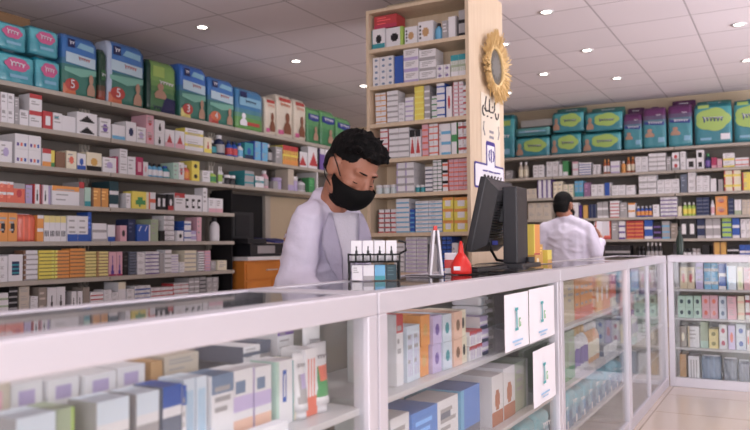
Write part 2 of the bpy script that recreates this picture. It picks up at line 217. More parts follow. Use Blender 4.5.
 'P3': [(-2.683,-2.591,0.237,'b:white/bm:amber',2,6), (-2.581,-2.488,0.241,'b:white/bb:grey',1,6), (-2.484,-2.432,0.145,'b:white/tx',1,4), (-2.429,-2.362,0.179,'b:white/bb:lilac',1,5), (-2.357,-2.279,0.261,'b:yellow/bb:lemon',1,6), (-2.275,-2.229,0.249,'b:grey/bb:white',1,5), (-2.223,-2.179,0.17,'b:white/bm:green',1,4), (-2.174,-2.111,0.264,'b:white/bm:blue',1,5), (-2.105,-2.061,0.224,'c:white/dot:red',1,1), (-2.056,-1.975,0.266,'b:white/bl:red/bb:pink',2,9), (-1.972,-1.931,0.215,'b:white/bb:red',1,5)],
 'P4': [(-2.638,-2.572,0.227,'b:white/bm:red',1,5), (-2.567,-2.4,0.224,'b:white/bb:grey',2,5), (-2.395,-2.305,0.202,'c:white/tri:red/bt:dark',2,1), (-2.299,-2.25,0.269,'b:pink/bb:coral',1,5), (-2.245,-2.172,0.264,'b:white/bm:coral',2,5), (-2.168,-2.148,0.227,'c:white/tx',1,1), (-2.145,-2.07,0.225,'b:white/bb:sky',1,3), (-2.064,-2.022,0.226,'c:white/bm:green',1,1), (-2.017,-1.933,0.227,'b:white/bm:red/tx',2,3)],
 'P5': [(-2.699,-2.517,0.07,'J:glass/white',3,1), (-2.513,-2.367,0.227,'b:white/bl:lilac/bb:grey',2,4), (-2.364,-2.284,0.056,'J:teal/white',2,1), (-2.277,-2.215,0.184,'b:white/bb:navy',1,6), (-2.211,-2.142,0.237,'b:white/bm:darkgreen',2,8), (-2.138,-2.094,0.229,'b:white/bt:black/bm:coral',1,3), (-2.089,-1.944,0.242,'b:pink/bb:coral/tx',4,7)],
 'P6': [(-2.672,-2.519,0.175,'b:white/bl:dark/bb:red',3,5), (-2.514,-2.406,0.248,'b:white/bb:sky',1,7), (-2.403,-2.364,0.169,'b:blue/bb:sky',1,5), (-2.359,-2.146,0.227,'b:white/bb:sky/tx',2,8), (-2.14,-2.058,0.245,'b:yellow/sq:white/bt:orange',1,3), (-2.053,-1.948,0.242,'b:yellow/sq:white/bt:orange',1,3)],
 'P7': [(-2.788,-2.708,0.245,'b:white/tx',1,6), (-2.532,-2.45,0.215,'b:white/bb:grey',1,6), (-2.443,-2.267,0.268,'b:white/bb:lilac/tx',2,9), (-2.262,-2.192,0.206,'b:white/bl:black',1,5), (-2.155,-2.076,0.265,'b:blue/bb:navy/tx',2,8), (-2.073,-2.027,0.212,'c:white/tx',1,1)],
 'A2': [(0.635,0.699,0.139,'c:white/bt:ice/bm:grey',1,1), (0.702,0.734,0.138,'c:sage/br:lime',1,1), (0.764,0.829,0.137,'c:white/bt:ice/bm:grey',1,1), (0.831,0.844,0.108,'c:white/bt:ice/tx',1,1), (0.846,0.897,0.134,'c:white/bt:ice/bm:grey',1,1), (0.899,0.945,0.136,'c:white/bt:blue/bm:slate',1,1), (0.948,0.961,0.13,'c:white/bt:blue/tx',1,1), (0.963,1.02,0.137,'c:ice/vs:sky',2,1), (1.023,1.086,0.134,'c:white/bt:steel/tx',1,1), (1.089,1.152,0.132,'c:white/lg:steel/bm:lavender/bb:peach',1,1), (1.155,1.211,0.129,'c:white/lg:steel/bm:lavender/bb:peach',1,1), (1.215,1.273,0.132,'c:white/oval:blue/bl:mint',1,1), (1.276,1.309,0.127,'c:cream/bl:teal',1,1), (1.314,1.36,0.145,'c:white/bb:coral/vs:coral',1,1)],
 'A1': [(0.644,0.698,0.054,'c:beige/sq:pink',1,1), (0.701,0.758,0.044,'c:white/sq:lilac',1,1), (0.76,0.82,0.042,'c:white/sq:lilac',1,1), (0.823,0.89,0.04,'c:white/sq:lilac',1,1), (0.892,0.957,0.042,'c:white/sq:lilac',1,1), (0.969,1,0.041,'c:tan',1,1), (1.008,1.102,0.044,'c:beige/tx',1,1), (1.222,1.281,0.036,'c:white/bm:slate/tx',1,1), (1.288,1.34,0.038,'c:slate/bb:grey',1,1), (1.345,1.409,0.06,'c:white/bt:violet/tx',1,1)],
 'B1c': [(1.698,1.739,0.186,'c:white/bt:red/tx',1,1), (1.756,1.84,0.149,'c:ice/vs:lilac/tx',2,1), (1.845,1.905,0.17,'b:orange/dot:gold',1,2), (1.909,1.971,0.164,'b:lavender/dot:violet',1,2), (1.974,2.039,0.161,'b:ice/dot:teal',1,2), (2.042,2.107,0.163,'b:peach/dot:brown',1,2), (2.11,2.156,0.164,'b:cream/dot:dark',1,2), (2.159,2.273,0.092,'b:white/bt:red/vs:lilac',2,2), (2.281,2.352,0.127,'b:lilac/bm:white/bb:navy',1,3)],
 'B2c': [(1.669,1.777,0.178,'c:white/tx',1,1), (1.783,1.951,0.167,'c:azure/bb:slate/tx',1,1), (1.958,2.111,0.166,'c:white/lg:slate/tx',1,1), (2.118,2.278,0.17,'c:azure/bl:sky/bb:slate',1,1), (2.382,2.493,0.171,'c:white/bb:rust/dot:rust',1,1), (2.499,2.623,0.18,'c:white/bb:rust/dot:rust',1,1), (2.633,2.794,0.179,'c:sage/tx/br:white',1,1)],
 'C1': [(3.11,3.5,0.19,'c:sand/tx',3,1), (3.52,3.9,0.19,'c:orange/bb:coral/tx',4,1), (3.92,4.27,0.18,'c:amber/dot:white',3,1), (4.29,4.47,0.18,'c:coral/bb:cream',2,1), (4.62,5.2,0.17,'c:sky/bb:white/tx',5,1), (5.3,5.98,0.15,'c:lilac/tx',6,1)],
 'C2': [(3.11,3.46,0.22,'c:sage/bb:green/tx',3,1), (3.48,3.8,0.21,'B:white/gold/violet',4,1), (3.82,4.1,0.2,'B:amber/white/cream',4,1), (4.12,4.47,0.19,'c:navy/bb:white',3,1), (4.62,5.2,0.17,'B:white/blue/lilac',7,1), (5.3,5.98,0.15,'c:mint/tx',6,1)],
 'D1': [(-0.746,-0.64,0.164,'c:sand/tx/dot:red',2,1), (-0.633,-0.578,0.202,'c:lilac/tx',1,1), (-0.573,-0.475,0.197,'b:sky/bm:white/tx',2,2), (-0.472,-0.421,0.194,'b:blue/bb:white',1,2), (-0.417,-0.352,0.173,'b:ice/bl:sky',1,2), (-0.346,-0.307,0.167,'c:cream/vs:lime',1,1), (-0.302,-0.26,0.16,'c:pink/tx',1,1)],
 'D2': [(-0.765,-0.655,0.167,'b:mint/dot:darkteal',2,2), (-0.652,-0.597,0.169,'b:mint/dot:darkteal',1,2), (-0.593,-0.481,0.176,'b:pink/dot:coral',2,2), (-0.477,-0.423,0.171,'b:ice/dot:steel',1,2), (-0.419,-0.355,0.173,'b:pink/tx',1,2), (-0.35,-0.302,0.175,'b:cream/bm:peach',1,2), (-0.298,-0.266,0.183,'b:white/bm:crimson',1,2)],
 'D3': [(-0.757,-0.707,0.158,'c:taupe/dot:cream',1,1), (-0.699,-0.615,0.162,'c:white/tx/bl:sand',1,1), (-0.611,-0.555,0.198,'c:sage/bb:mint',1,1), (-0.552,-0.484,0.147,'b:straw/dot:olive',1,2), (-0.48,-0.423,0.185,'b:white/dot:crimson',1,2), (-0.419,-0.37,0.181,'c:lavender/dot:coral',1,1), (-0.365,-0.298,0.191,'b:ice/dot:blue',1,2), (-0.295,-0.272,0.152,'c:white/dot:coral',1,1)],
 'D4': [(-0.762,-0.713,0.195,'c:tan',1,1), (-0.7,-0.621,0.186,'c:white/vs:grey',1,1), (-0.608,-0.472,0.187,'P:steel',1,1), (-0.457,-0.362,0.175,'P:slate',1,1), (-0.357,-0.278,0.167,'P:slate',1,1)],
}
# ------------------------------------------------------------------ printed boxes
def rects_of(pats, base, rnd):
    R = []
    pale = sum(base) > 1.2
    for p in pats:
        k, _, cn = p.partition(':'); c = PAL.get(cn, PAL['grey'])
        if k == 'bb': R.append((0, 0, 1, .28, c))
        elif k == 'bt': R.append((0, .74, 1, 1, c))
        elif k == 'bm': R.append((0, .4, 1, .62, c))
        elif k == 'bl': R.append((0, 0, .16, 1, c))
        elif k == 'br': R.append((.84, 0, 1, 1, c))
        elif k == 'dot': R += [(.36, .3, .64, .7, c), (.28, .38, .72, .62, c)]
        elif k == 'dots':
            cs = [PAL[q] for q in ('purple', 'coral', 'blue')] if cn == 'multi' else [c] * 3
            R += [(.14 + .28 * i, .2, .3 + .28 * i, .42, cs[i]) for i in range(3)]
        elif k == 'sq': R.append((.24, .22, .76, .74, c))
        elif k == 'st': R += [(.24, .28 + .15 * i, .76, .34 + .15 * i, c) for i in range(3)]
        elif k == 'vs': R += [(.2 + .25 * i, .1, .3 + .25 * i, .85, c) for i in range(3)]
        elif k == 'tri': R += [(.46 - .08 * i, .62 - .12 * i, .54 + .08 * i, .74 - .12 * i, c) for i in range(5)]
        elif k == 'fl': R += [(.44, .45, .56, .72, c), (.38, .22, .62, .5, c), (.42, .16, .58, .22, c)]
        elif k == 'lg': R.append((.14, .66, .62, .84, c))
        elif k == 'zz': R += [(.0 + .25 * i, .25, .12 + .25 * i, .55, c) for i in range(4)] + [(.12 + .25 * i, .45, .25 + .25 * i, .75, c) for i in range(4)]
        elif k == 'sl': R += [(.3 + .1 * i, .6 + .08 * i, .45 + .1 * i, .68 + .08 * i, c) for i in range(4)]
        elif k == 'ring': R += [(.25, .2, .75, .75, c), (.38, .34, .75, .6, base)]
        elif k == 'leaf': R += [(.2, .25, .8, .5, c), (.32, .5, .62, .68, c), (.4, .12, .5, .25, c)]
        elif k == 'tower': R += [(.3, .05, .7, .22, c), (.38, .22, .62, .45, c), (.45, .45, .55, .85, c), (.0, .0, 1, .07, PAL['magenta'])]
        elif k == 'oval': R += [(.38, .35, .62, .85, c), (.46, .43, .55, .78, base)]
        elif k == 'vd': R += [(.08, .2 + .18 * i, .2, .3 + .18 * i, c) for i in range(4)]
        elif k == 'tx':
            g = PAL['grey'] if pale else tuple(min(1, x * 1.8 + .05) for x in base)
            z = .84
            for i in range(3):
                l = rnd.uniform(.3, .75); R.append((.14, z - .07, .14 + l, z, g)); z -= rnd.choice((.14, .18, .26))
    return R
MESH = {}
def box_mesh(w, d, h, des):
    key = (round(w, 3), round(d, 3), round(h, 3), des)
    if key in MESH: return MESH[key]
    toks = des.split('/'); base = PAL[toks[0]]; rnd = random.Random(des + str(round(w * 1000)))
    R = rects_of(toks[1:], base, rnd)
    xs = sorted({0., 1.} | {round(min(1, max(0, v)), 3) for r in R for v in (r[0], r[2])})
    ys = sorted({0., 1.} | {round(min(1, max(0, v)), 3) for r in R for v in (r[1], r[3])})
    def colat(x, y):
        c = base
        for r in R:
            if r[0] <= x <= r[2] and r[1] <= y <= r[3]: c = r[4]
        return c
    bm = bmesh.new(); cols = []
    V = [[bm.verts.new((-w / 2 + w * x, 0, h * y)) for x in xs] for y in ys]
    B = [[bm.verts.new((-w / 2 + w * x, d, h * y)) for x in (0, 1)] for y in (0, 1)]
    for j in range(len(ys) - 1):
        for i in range(len(xs) - 1):
            bm.faces.new((V[j][i], V[j][i + 1], V[j + 1][i + 1], V[j + 1][i])); cols.append(colat((xs[i] + xs[i + 1]) / 2, (ys[j] + ys[j + 1]) / 2))
    bm.faces.new((B[0][1], B[0][0], B[1][0], B[1][1])); cols.append(base)
    bm.faces.new([V[-1][i] for i in range(len(xs))] + [B[1][1], B[1][0]]); cols.append(colat(.5, .995))
    bm.faces.new([V[0][i] for i in range(len(xs) - 1, -1, -1)] + [B[0][0], B[0][1]]); cols.append(colat(.5, .005))
    bm.faces.new([V[j][0] for j in range(len(ys))] + [B[1][0], B[0][0]]); cols.append(colat(.004, .5))
    bm.faces.new([V[j][-1] for j in range(len(ys) - 1, -1, -1)] + [B[0][1], B[1][1]]); cols.append(colat(.996, .5))
    me = bpy.data.meshes.new('printed_box'); bm.to_mesh(me); bm.free(); setcol(me, cols); me.materials.append(M['card'])
    MESH[key] = me
    return me
PW = dict(bb='foot band', bt='top band', bm='middle band', bl='edge stripe', br='end stripe', dot='dot', dots='dots', sq='square', st='stripes', vs='upright stripes',
          tri='triangle', fl='flame mark', lg='logo patch', zz='zigzag', sl='slash', ring='ring', leaf='leaf print', tower='tower print', oval='oval', vd='dot column')
CW = dict(sky='sky-blue', multi='coloured', darkteal='dark teal', darkgreen='dark green', ice='pale blue', straw='pale yellow', lemon='bright yellow', glass='clear', steel='steel-blue', sand='sand', dark='charcoal')
def cw(c): return CW.get(c, c)
def look(tok, noun):
    k, _, des = tok.partition(':'); t = des.split('/')
    if k == 'B': return '%s bottle with %s cap' % (cw(t[0]), cw(t[1]))
    if k == 'J': return '%s jar with %s lid' % (cw(t[0]), cw(t[1]))
    if k == 'P': return '%s soft foil packet' % cw(t[0])
    ps = [p.partition(':') for p in t[1:] if not p.startswith('tx')][:2]
    if not ps: return ('%s %s with printed text' if 'tx' in t else 'plain %s %s') % (cw(t[0]), noun)
    s = '%s %s with %s %s' % (cw(t[0]), noun, cw(ps[0][2]), PW[ps[0][0]])
    if len(ps) > 1 and len(s.split()) < 6: s += ' and ' + cw(ps[1][2]) + ' ' + PW[ps[1][0]].split()[-1]
    return s
def ordn(i):
    W = 'first second third fourth fifth sixth seventh eighth ninth tenth eleventh twelfth'.split()
    return W[i - 1] if i <= 12 else '%d%s' % (i, {1: 'st', 2: 'nd', 3: 'rd'}.get(i % 10 if i % 100 not in (11, 12, 13) else 0, 'th'))
def bottle(kind, w, h, tok, loc, rz):
    t = tok.split('/'); r = w / 2; b, c = PAL[t[0]], PAL[t[1]]; lb = PAL[t[2]] if len(t) > 2 else b
    key = (kind, round(w, 3), round(h, 3), tok)
    if key not in MESH:
        if kind == 'B':
            body = tomesh(lathe([(0, 0), (r * .9, 0), (r, h * .03), (r, h * .62), (r * .75, h * .74), (r * .42, h * .8), (r * .42, h * .84), (0, h * .84)]), 'bottle', True)
            cap = tomesh(lathe([(0, h * .82), (r * .5, h * .82), (r * .5, h * .98), (r * .42, h), (0, h)], 14), 'cap', True)
            lab = tomesh(lathe([(r * 1.02, h * .14), (r * 1.02, h * .54)]), 'label', True)
        else:
            body = tomesh(lathe([(0, 0), (r * .9, 0), (r * .96, h * .06), (r * .96, h * .66), (r * .85, h * .72), (0, h * .72)]), 'jar', True)
            cap = tomesh(lathe([(0, h * .7), (r, h * .7), (r, h * .97), (r * .92, h), (0, h)]), 'lid', True)
            lab = None
        flatcol(body, b); flatcol(cap, c)
        for q in (body, cap): q.materials.append(M['plastic'])
        if lab: flatcol(lab, lb); lab.materials.append(M['card'])
        MESH[key] = (body, cap, lab)
    body, cap, lab = MESH[key]
    o = link('bottle' if kind == 'B' else 'jar', body, loc=loc, rz=rz)
    link('cap' if kind == 'B' else 'lid', cap, parent=o)
    if lab: link('paper_label', lab, parent=o)
    return o
def soft_pack_mesh(w, h, d, col, n=9):
    """a soft bag: rounded block with a bulging front and crimped top"""
    bm = bmesh.new(); r = bmesh.ops.create_cube(bm, size=1)
    bmesh.ops.subdivide_edges(bm, edges=list(bm.edges), cuts=n, use_grid_fill=True)
    for v in bm.verts:
        x, y, z = v.co * 2
        k = 1 - .02 * (abs(x) ** 5) * (abs(z) ** 5)
        yy = y * (1 - .1 * abs(x) ** 8 - .35 * max(0, z) ** 14 - .06 * max(0, -z) ** 10)
        wob = .022 * math.sin(x * 9 + z * 5) + .018 * math.sin(z * 15 + x * 4) + .015 * math.sin(x * 17 - z * 6)
        v.co = Vector((x * k * w / 2 * (1 - .015 * max(0, z) ** 4), (yy + wob) * d / 2, (z * (1 - .015 * x ** 6) + 1) * h / 2))
    me = tomesh(bm, 'soft_pack', True)
    cols = [col(p.center.x / w + .5, p.center.z / h, p.center.y / d) for p in me.polygons]
    setcol(me, cols); me.materials.append(M['film'])
    return me
SHELF = {}
def shelf_def(key, ax, val, z, phrase, clear, mind=.1, maxd=.22): SHELF[key] = (ax, val, z, phrase, clear, mind, maxd)
CAM = Vector((0, 0, 1.11))
ITEMS = []
def fill():
    for key, rows in STOCK.items():
        ax, val, z, phrase, clear, mind, maxd = SHELF[key]
        pile = 0; rr = random.Random(key)
        order = rows
        for (t0, t1, h, tok, n, m) in order:
            h = min(h, clear)
            if key[0] == 'P': t0, t1 = max(t0, -2.705), min(t1, -1.942)
            wcol = (t1 - t0) / n
            dep = rr.uniform(mind, maxd); off = rr.uniform(0, .018)
            for i in range(n):
                pile += 1
                tc = t0 + wcol * (i + .5); w = wcol - .003; bh = h / m
                off2 = off + rr.uniform(0, .004)
                for j in range(m):
                    if tok[0] in 'BJ': kind = {'B': 'bottle', 'J': 'jar'}[tok[0]]
                    elif tok[0] == 'P': kind = 'foil_packet'
                    else: kind = 'medicine_carton' if m == 1 else 'medicine_box'
                    sgn = -1 if ax == 0 else 1
                    jit = rr.uniform(-.003, .003) if m > 1 else 0
                    p = Vector((val - off2 - jit, tc, z + .0006 + bh * j)) if ax == 0 else Vector((tc, val + off2 + jit, z + .0006 + bh * j))
                    size = w * bh / (p - CAM).length_squared
                    if pile > 0 and p.length < 0: continue
                    ITEMS.append(dict(kind=kind, key=key, p=p, rz=(PI / 2 if ax == 0 else 0), w=w, h=bh - .0012, d=dep, tok=tok, j=j, m=m, pile=pile, size=size, phrase=phrase))
    byk = {}
    for it in ITEMS: byk.setdefault(it['kind'], []).append(it)
    rest = []
    for k, v in byk.items():
        if k in ('medicine_box',) and len(v) > 300:
            v.sort(key=lambda a: -a['size']); rest += v[300:]; byk[k] = v[:300]
    cnt = {}
    for k, v in byk.items():
        for it in v:
            it['look'] = look(it['tok'], 'carton' if k == 'medicine_carton' else 'box')
            cnt[it['look']] = cnt.get(it['look'], 0) + 1
    for k, v in byk.items():
        for it in v:
            lk = it['look']
            if cnt[lk] == 1: lab = '%s on %s' % (lk, it['phrase'])
            elif it['m'] == 1: lab = '%s, %s pile from left, %s' % (lk, ordn(it['pile']), it['phrase'])
            else:
                pos = 'topmost' if it['j'] == it['m'] - 1 else 'bottom' if it['j'] == 0 else '%s up' % ordn(it['j'] + 1)
                lab = '%s, %s in %s pile from left, %s' % (lk, pos, ordn(it['pile']), it['phrase'])
            if len(lab.replace(',', '').split()) > 16: lab = lab.replace(' from left', '')
            if len(lab.replace(',', '').split()) > 16: lab = lab.replace(' with', '')
            if k in ('bottle', 'jar'):
                q = it['p'].copy(); r = it['w'] / 2
                q += Vector((-r - .01, 0, 0)) if it['rz'] else Vector((0, r + .01, 0))
                o = bottle(it['tok'][0], min(it['w'], it['h'] * .9), it['h'], it['tok'][2:], q, it['rz'])
            elif k == 'foil_packet':
                c = PAL[it['tok'][2:]]; d = .12
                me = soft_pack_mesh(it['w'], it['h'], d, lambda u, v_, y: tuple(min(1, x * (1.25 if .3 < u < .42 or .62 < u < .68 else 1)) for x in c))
                q = it['p'] + (Vector((-d / 2 - .005, 0, 0)) if it['rz'] else Vector((0, d / 2 + .005, 0)))
                o = link('foil_packet', me, loc=q, rz=it['rz'])
                link('seal_strip', tomesh(bxs([(-it['w'] * .42, it['w'] * .42, -.004, .004, it['h'] * .955, it['h'] + .006)])), M['alu'], o)
            else:
                o = link(k, box_mesh(it['w'], it['d'], it['h'], it['tok'][2:]), loc=it['p'], rz=it['rz'])
            tag(o, lab, {'medicine_carton': 'carton', 'medicine_box': 'box', 'foil_packet': 'packet'}.get(k, k), {'medicine_carton': 'cartons', 'medicine_box': 'boxes', 'bottle': 'bottles', 'jar': 'jars', 'foil_packet': 'packets'}[k] + ' on the ' + it['phrase'])
    if rest:
        bm = bmesh.new(); cols = []
        for it in rest:
            me = box_mesh(it['w'], it['d'], it['h'], it['tok'][2:]).copy()
            me.transform(Matrix.Translation(it['p']) @ Matrix.Rotation(it['rz'], 4, 'Z')); bm.from_mesh(me); bpy.data.meshes.remove(me)
        me = bpy.data.meshes.new('box_stock'); bm.to_mesh(me); bm.free(); me.materials.append(M['card'])
        o = link('medicine_box_stock', me); o['kind'] = 'stuff'; o['label'] = 'small medicine boxes packed in tight piles along the far shelves'; o['category'] = 'boxes'
# ------------------------------------------------------------------ room
H = 2.98; XW = -6.1; NB = -5.17; YW = 10.22; XR = 4.2; YF = -3.2
struct(box('floor', (XW - .2, XR + .2, YF - .2, YW + .2, -.1, 0), M['floor']))
struct(box('ceiling', (XW - .2, XR + .2, YF - .2, YW + .2, H, H + .1), M['ceil']))
struct(box('wall_left', (XW - .2, XW, YF, YW, 0, H), M['wallp']))
struct(box('wall_back', (XW, XR, YW, YW + .2, 0, H), M['wallp']))
# street side: tall shop windows let the daylight in
struct(box('wall_right', [(XR, XR + .2, YF, YW, 0, .35), (XR, XR + .2, YF, YW, 2.75, H), (XR, XR + .2, YF, -2.6, .35, 2.75), (XR, XR + .2, 2.9, 3.3, .35, 2.75), (XR, XR + .2, 8.4, YW, .35, 2.75)], M['wallp']))
struct(box('wall_front', [(XW, -1.4, YF - .2, YF, 0, H), (-1.4, XR, YF - .2, YF, 2.75, H), (-1.4, XR, YF - .2, YF, 0, .25), (3.6, XR, YF - .2, YF, .25, 2.75)], M['wallp']))
def win(n, boxes): struct(box('window_%d' % n, boxes, M['alu']))
win(1, [(XR + .06, XR + .12, -2.6, -2.54, .35, 2.75), (XR + .06, XR + .12, .12, .18, .35, 2.75), (XR + .06, XR + .12, 2.84, 2.9, .35, 2.75)])
win(2, [(XR + .06, XR + .12, 3.3, 3.36, .35, 2.75), (XR + .06, XR + .12, 5.8, 5.86, .35, 2.75), (XR + .06, XR + .12, 8.34, 8.4, .35, 2.75)])
win(3, [(-1.4, -1.34, YF - .12, YF - .06, .25, 2.75), (1.1, 1.16, YF - .12, YF - .06, .25, 2.75), (3.54, 3.6, YF - .12, YF - .06, .25, 2.75)])
def area(name, loc, rot, sx, sy, e, col=(1, 1, 1)):
    l = bpy.data.lights.new(name, 'AREA'); l.shape = 'RECTANGLE'; l.size = sx; l.size_y = sy; l.energy = e; l.color = col
    o = bpy.data.objects.new(name, l); COL.objects.link(o); o.location = loc; o.rotation_euler = rot; return o
area('daylight_side', (XR + .35, .2, 1.55), (0, PI / 2 + .12, 0), 2.4, 5.4, 95, (1, .955, 1))
area('ceiling_uplight', (XR + .35, 6.6, 1.5), (0, PI / 2 + .8, 0), 2.4, 3.6, 330, (1, .955, 1)).data.spread = math.radians(115)  # added uplight, tilted upward to brighten the right-hand ceiling
area('daylight_door', (1.1, YF - .35, 1.5), (PI / 2, 0, 0), 4.8, 2.4, 250, (1, .955, 1))
W = bpy.data.worlds.new('sky'); S.world = W; W.use_nodes = True
W.node_tree.nodes['Background'].inputs[0].default_value = (.75, .8, 1, 1); W.node_tree.nodes['Background'].inputs[1].default_value = .3
# recessed downlights
DL = [(-1.67, 5.86), (-1.67, 7.25), (-2.33, 8.03), (-1.67, 8.68), (-2.3, 6.62), (-3.02, 8.82), (-.33, 7.06), (-.33, 8.53), (-4.34, 4.75), (-4.34, 6.13), (-4.35, 7.52), (-4.34, 3.3)][:11] + [(-5.68, 4.86)]
WHERE = ['in the ceiling row above the pillar side, nearest to the viewer', 'second in the ceiling row beyond the gold wreath', 'in the ceiling above stacked teal packs',
         'in the ceiling before the purple packs', 'half hidden behind the gold wreath', 'in the ceiling low beside the pillar edge', 'in the ceiling by the upper right picture edge',
         'in the ceiling over the large teal packs at right', 'in the dark ceiling above the blue packs', 'in the dark ceiling above the cream packs', 'in the dark ceiling beside the pillar top', 'in the dark ceiling peeking between the two number 5 packs']
for i, (x, y) in enumerate(DL):
    o = link('downlight', tomesh(lathe([(.04, -.004), (.06, -.008), (.062, 0), (.04, 0)], 24), smooth=True), M['white'], loc=(x, y, H - .0005))
    tag(o, 'small round downlight ' + WHERE[i], 'ceiling light', 'ceiling downlights')
    link('lamp', tomesh(lathe([(0, -.003), (.04, -.003), (.04, -.001), (0, -.001)], 24)), M['lamp'], o)
    l = bpy.data.lights.new('downlight_beam', 'SPOT'); l.energy = 1 if x < -4 else 38; l.spot_size = 1.9; l.spot_blend = .6; l.color = (1, .94, .92); l.shadow_soft_size = .05
    lo = bpy.data.objects.new('downlight_beam', l); COL.objects.link(lo); lo.location = (x, y, H - .03)
for x in (.33, 1.67):  # unseen fill spots added to brighten the counters and shop floor
    for y in (-1.33, 0, 1.33, 2.67, 4.0, 5.33):
        l = bpy.data.lights.new('counter_fill_beam', 'SPOT'); l.energy = 105 if y < 1.5 else 62 if y < 3.5 else 40; l.spot_size = 1.75; l.spot_blend = .7; l.color = (1, .95, .97); l.shadow_soft_size = .08
        lo = bpy.data.objects.new('counter_fill_beam', l); COL.objects.link(lo); lo.location = (x, y, H - .03)
# ------------------------------------------------------------------ wall shelving
ZL = [2.288, 1.99, 1.709, 1.425, 1.149, .865, .585]
def shelving(name, label, ax, t0, t1, front, depth, levels, group, backcol='shelfback', bottom=0):
    """ax 0: along Y, front faces +X; ax 1: along X, front faces -Y"""
    o = thing(name, label, 'shelving', ((front - depth, (t0 + t1) / 2, 0) if ax == 0 else ((t0 + t1) / 2, front + depth, 0)), 0, group)
    L0 = (t1 - t0) / 2
    def bb(a, b, c0, c1, z0, z1):   # local: along a..b, out from the back c0..c1
        return (c0, c1, a, b, z0, z1) if ax == 0 else (a, b, -c1, -c0, z0, z1)
    top = levels[0]
    box('back_panel', bb(-L0 + .002, L0 - .002, .004, .014, bottom, top), M[backcol], o)
    for s in (-1, 1):
        a = s * (L0 - .018)
        box('upright', [bb(a - .014, a + .014, .014, .05, bottom, top + .01)], M['shelfpaint'], o)
    for z in levels:
        sh = box('shelf', [bb(-L0 + .002, L0 - .002, .05, depth, z - .034, z)], M['shelfpaint'], o, .004)
        for s in (-1, 1):
            a = s * (L0 - .018)
            bm = bxs([bb(a - .004, a + .004, .0505, .075, z - .075, z - .0345)])
            link('bracket', tomesh(bm), M['shelfpaint'], sh)
    return o
GL = 'metal shelving bays along the walls'
XL = -4.801; YB = 9.845
shelving('shelving_bay', 'grey metal shelving bay on the left wall, nearest, under stacked pink-cloud packs', 0, 2.62, 4.178, XL, .36, ZL, GL)
bay2 = shelving('shelving_bay', 'grey metal shelving bay on the left wall, middle one, ending beside the desk niche', 0, 4.182, 5.72, XL, .36, ZL, GL)
shelving('shelving_bay', 'short grey metal shelving bay above the desk niche on the left wall', 0, 5.724, 8.1, XL, .36, ZL[:3], GL, bottom=1.66)
box('end_shade_sheet', (.015, .335, .7505, .7665, 0, 1.66), M['dark'], bay2)  # added black sheet; shade of the bay's open end put into its colour
ZB = [2.286, 1.995, 1.709, 1.42, 1.141, .862]
for t0, t1, lb in ((-4.29, -2.762, 'grey metal shelving bay on the back wall, half hidden by the pillar'), (-2.758, -1.226, 'grey metal shelving bay on the back wall, behind the second man'), (-1.222, .31, 'grey metal shelving bay on the back wall, last one at right')):
    shelving('shelving_bay', lb, 1, t0, t1, YB, .36, ZB, GL, bottom=.4)
o = box('white_upright_panel', (XL - .3, XL - .02, 7.215, 7.245, 1.7095, 1.955), M['white']); tag(o, 'white divider board standing on the third left-wall shelf near the man', 'board')
# dark niche with desk
struct(box('doorway_shade', [(NB, NB + .03, 5.73, 6.6, 0, 1.655)], M['dark']))  # near-black sheet: darkness of the open doorway put into its colour
struct(box('trim_1', [(NB, NB + .07, 6.601, 6.69, 0, 1.655)], M['shelfpaint']))
struct(box('wall_niche', [(NB - .03, NB, 6.691, YW, 0, 1.655)], M['wallp']))
cab = thing('desk_cabinet', 'orange wooden cabinet with white top in the dark niche', 'cabinet', (-4.9, 6.2, 0))
box('carcass', (-.2, .14, -.38, .5, 0, .95), M['orange'], cab, .004)
box('worktop', (-.22, .2, -.4, .52, .951, .99), M['white'], cab, .006)
d = box('drawer', (.1402, .155, -.36, .46, .76, .92), M['orange'], cab, .004)
link('handle', tomesh(tube([(.16, -.05, .85), (.175, -.05, .85), (.175, .12, .85), (.16, .12, .85)], .006)), M['alu'], d)
box('door', [(.1402, .155, -.36, .045, .05, .74), (.1402, .155, .055, .46, .05, .74)], M['orange'], cab, .004)
bf = thing('document_box', 'black file box with pale label strip on the orange cabinet', 'box', (-4.88, 6.18, .9905))
box('body', (-.15, .15, -.3, .36, 0, .13), M['binder'], bf, .005)
box('label_strip', (.1505, .153, -.19, .1, .03, .11), mat('pale_label', '9c9698', .6), bf)
pp = box('paper_folder', [(-.12, .14, -.15, .28, 0, .02)], M['bluep'], None, .003); pp.location = (-4.84, 6.36, 1.145); pp.rotation_euler = (0, .14, .1)
tag(pp, 'blue folder lying on top of the black file box', 'folder')
pp = box('paper_tray', [(-.13, .13, -.2, .1, 0, .05)], M['binder'], None, .003); pp.location = (-4.83, 6.0, 1.122); tag(pp, 'dark grey document tray on the black file box', 'tray')
pc = thing('computer_tower', 'dark equipment case standing in the niche behind the files', 'computer', (-5.03, 5.98, 1.1205))
box('case', (-.1, .1, -.13, .2, 0.052, .33), M['blackp'], pc, .006); box('front_grille', (.1005, .108, -.1, .12, .08, .3), M['binder'], pc); box('foot', [(-.1, -.06, -.13, .2, 0, .051)], M['blackp'], pc)
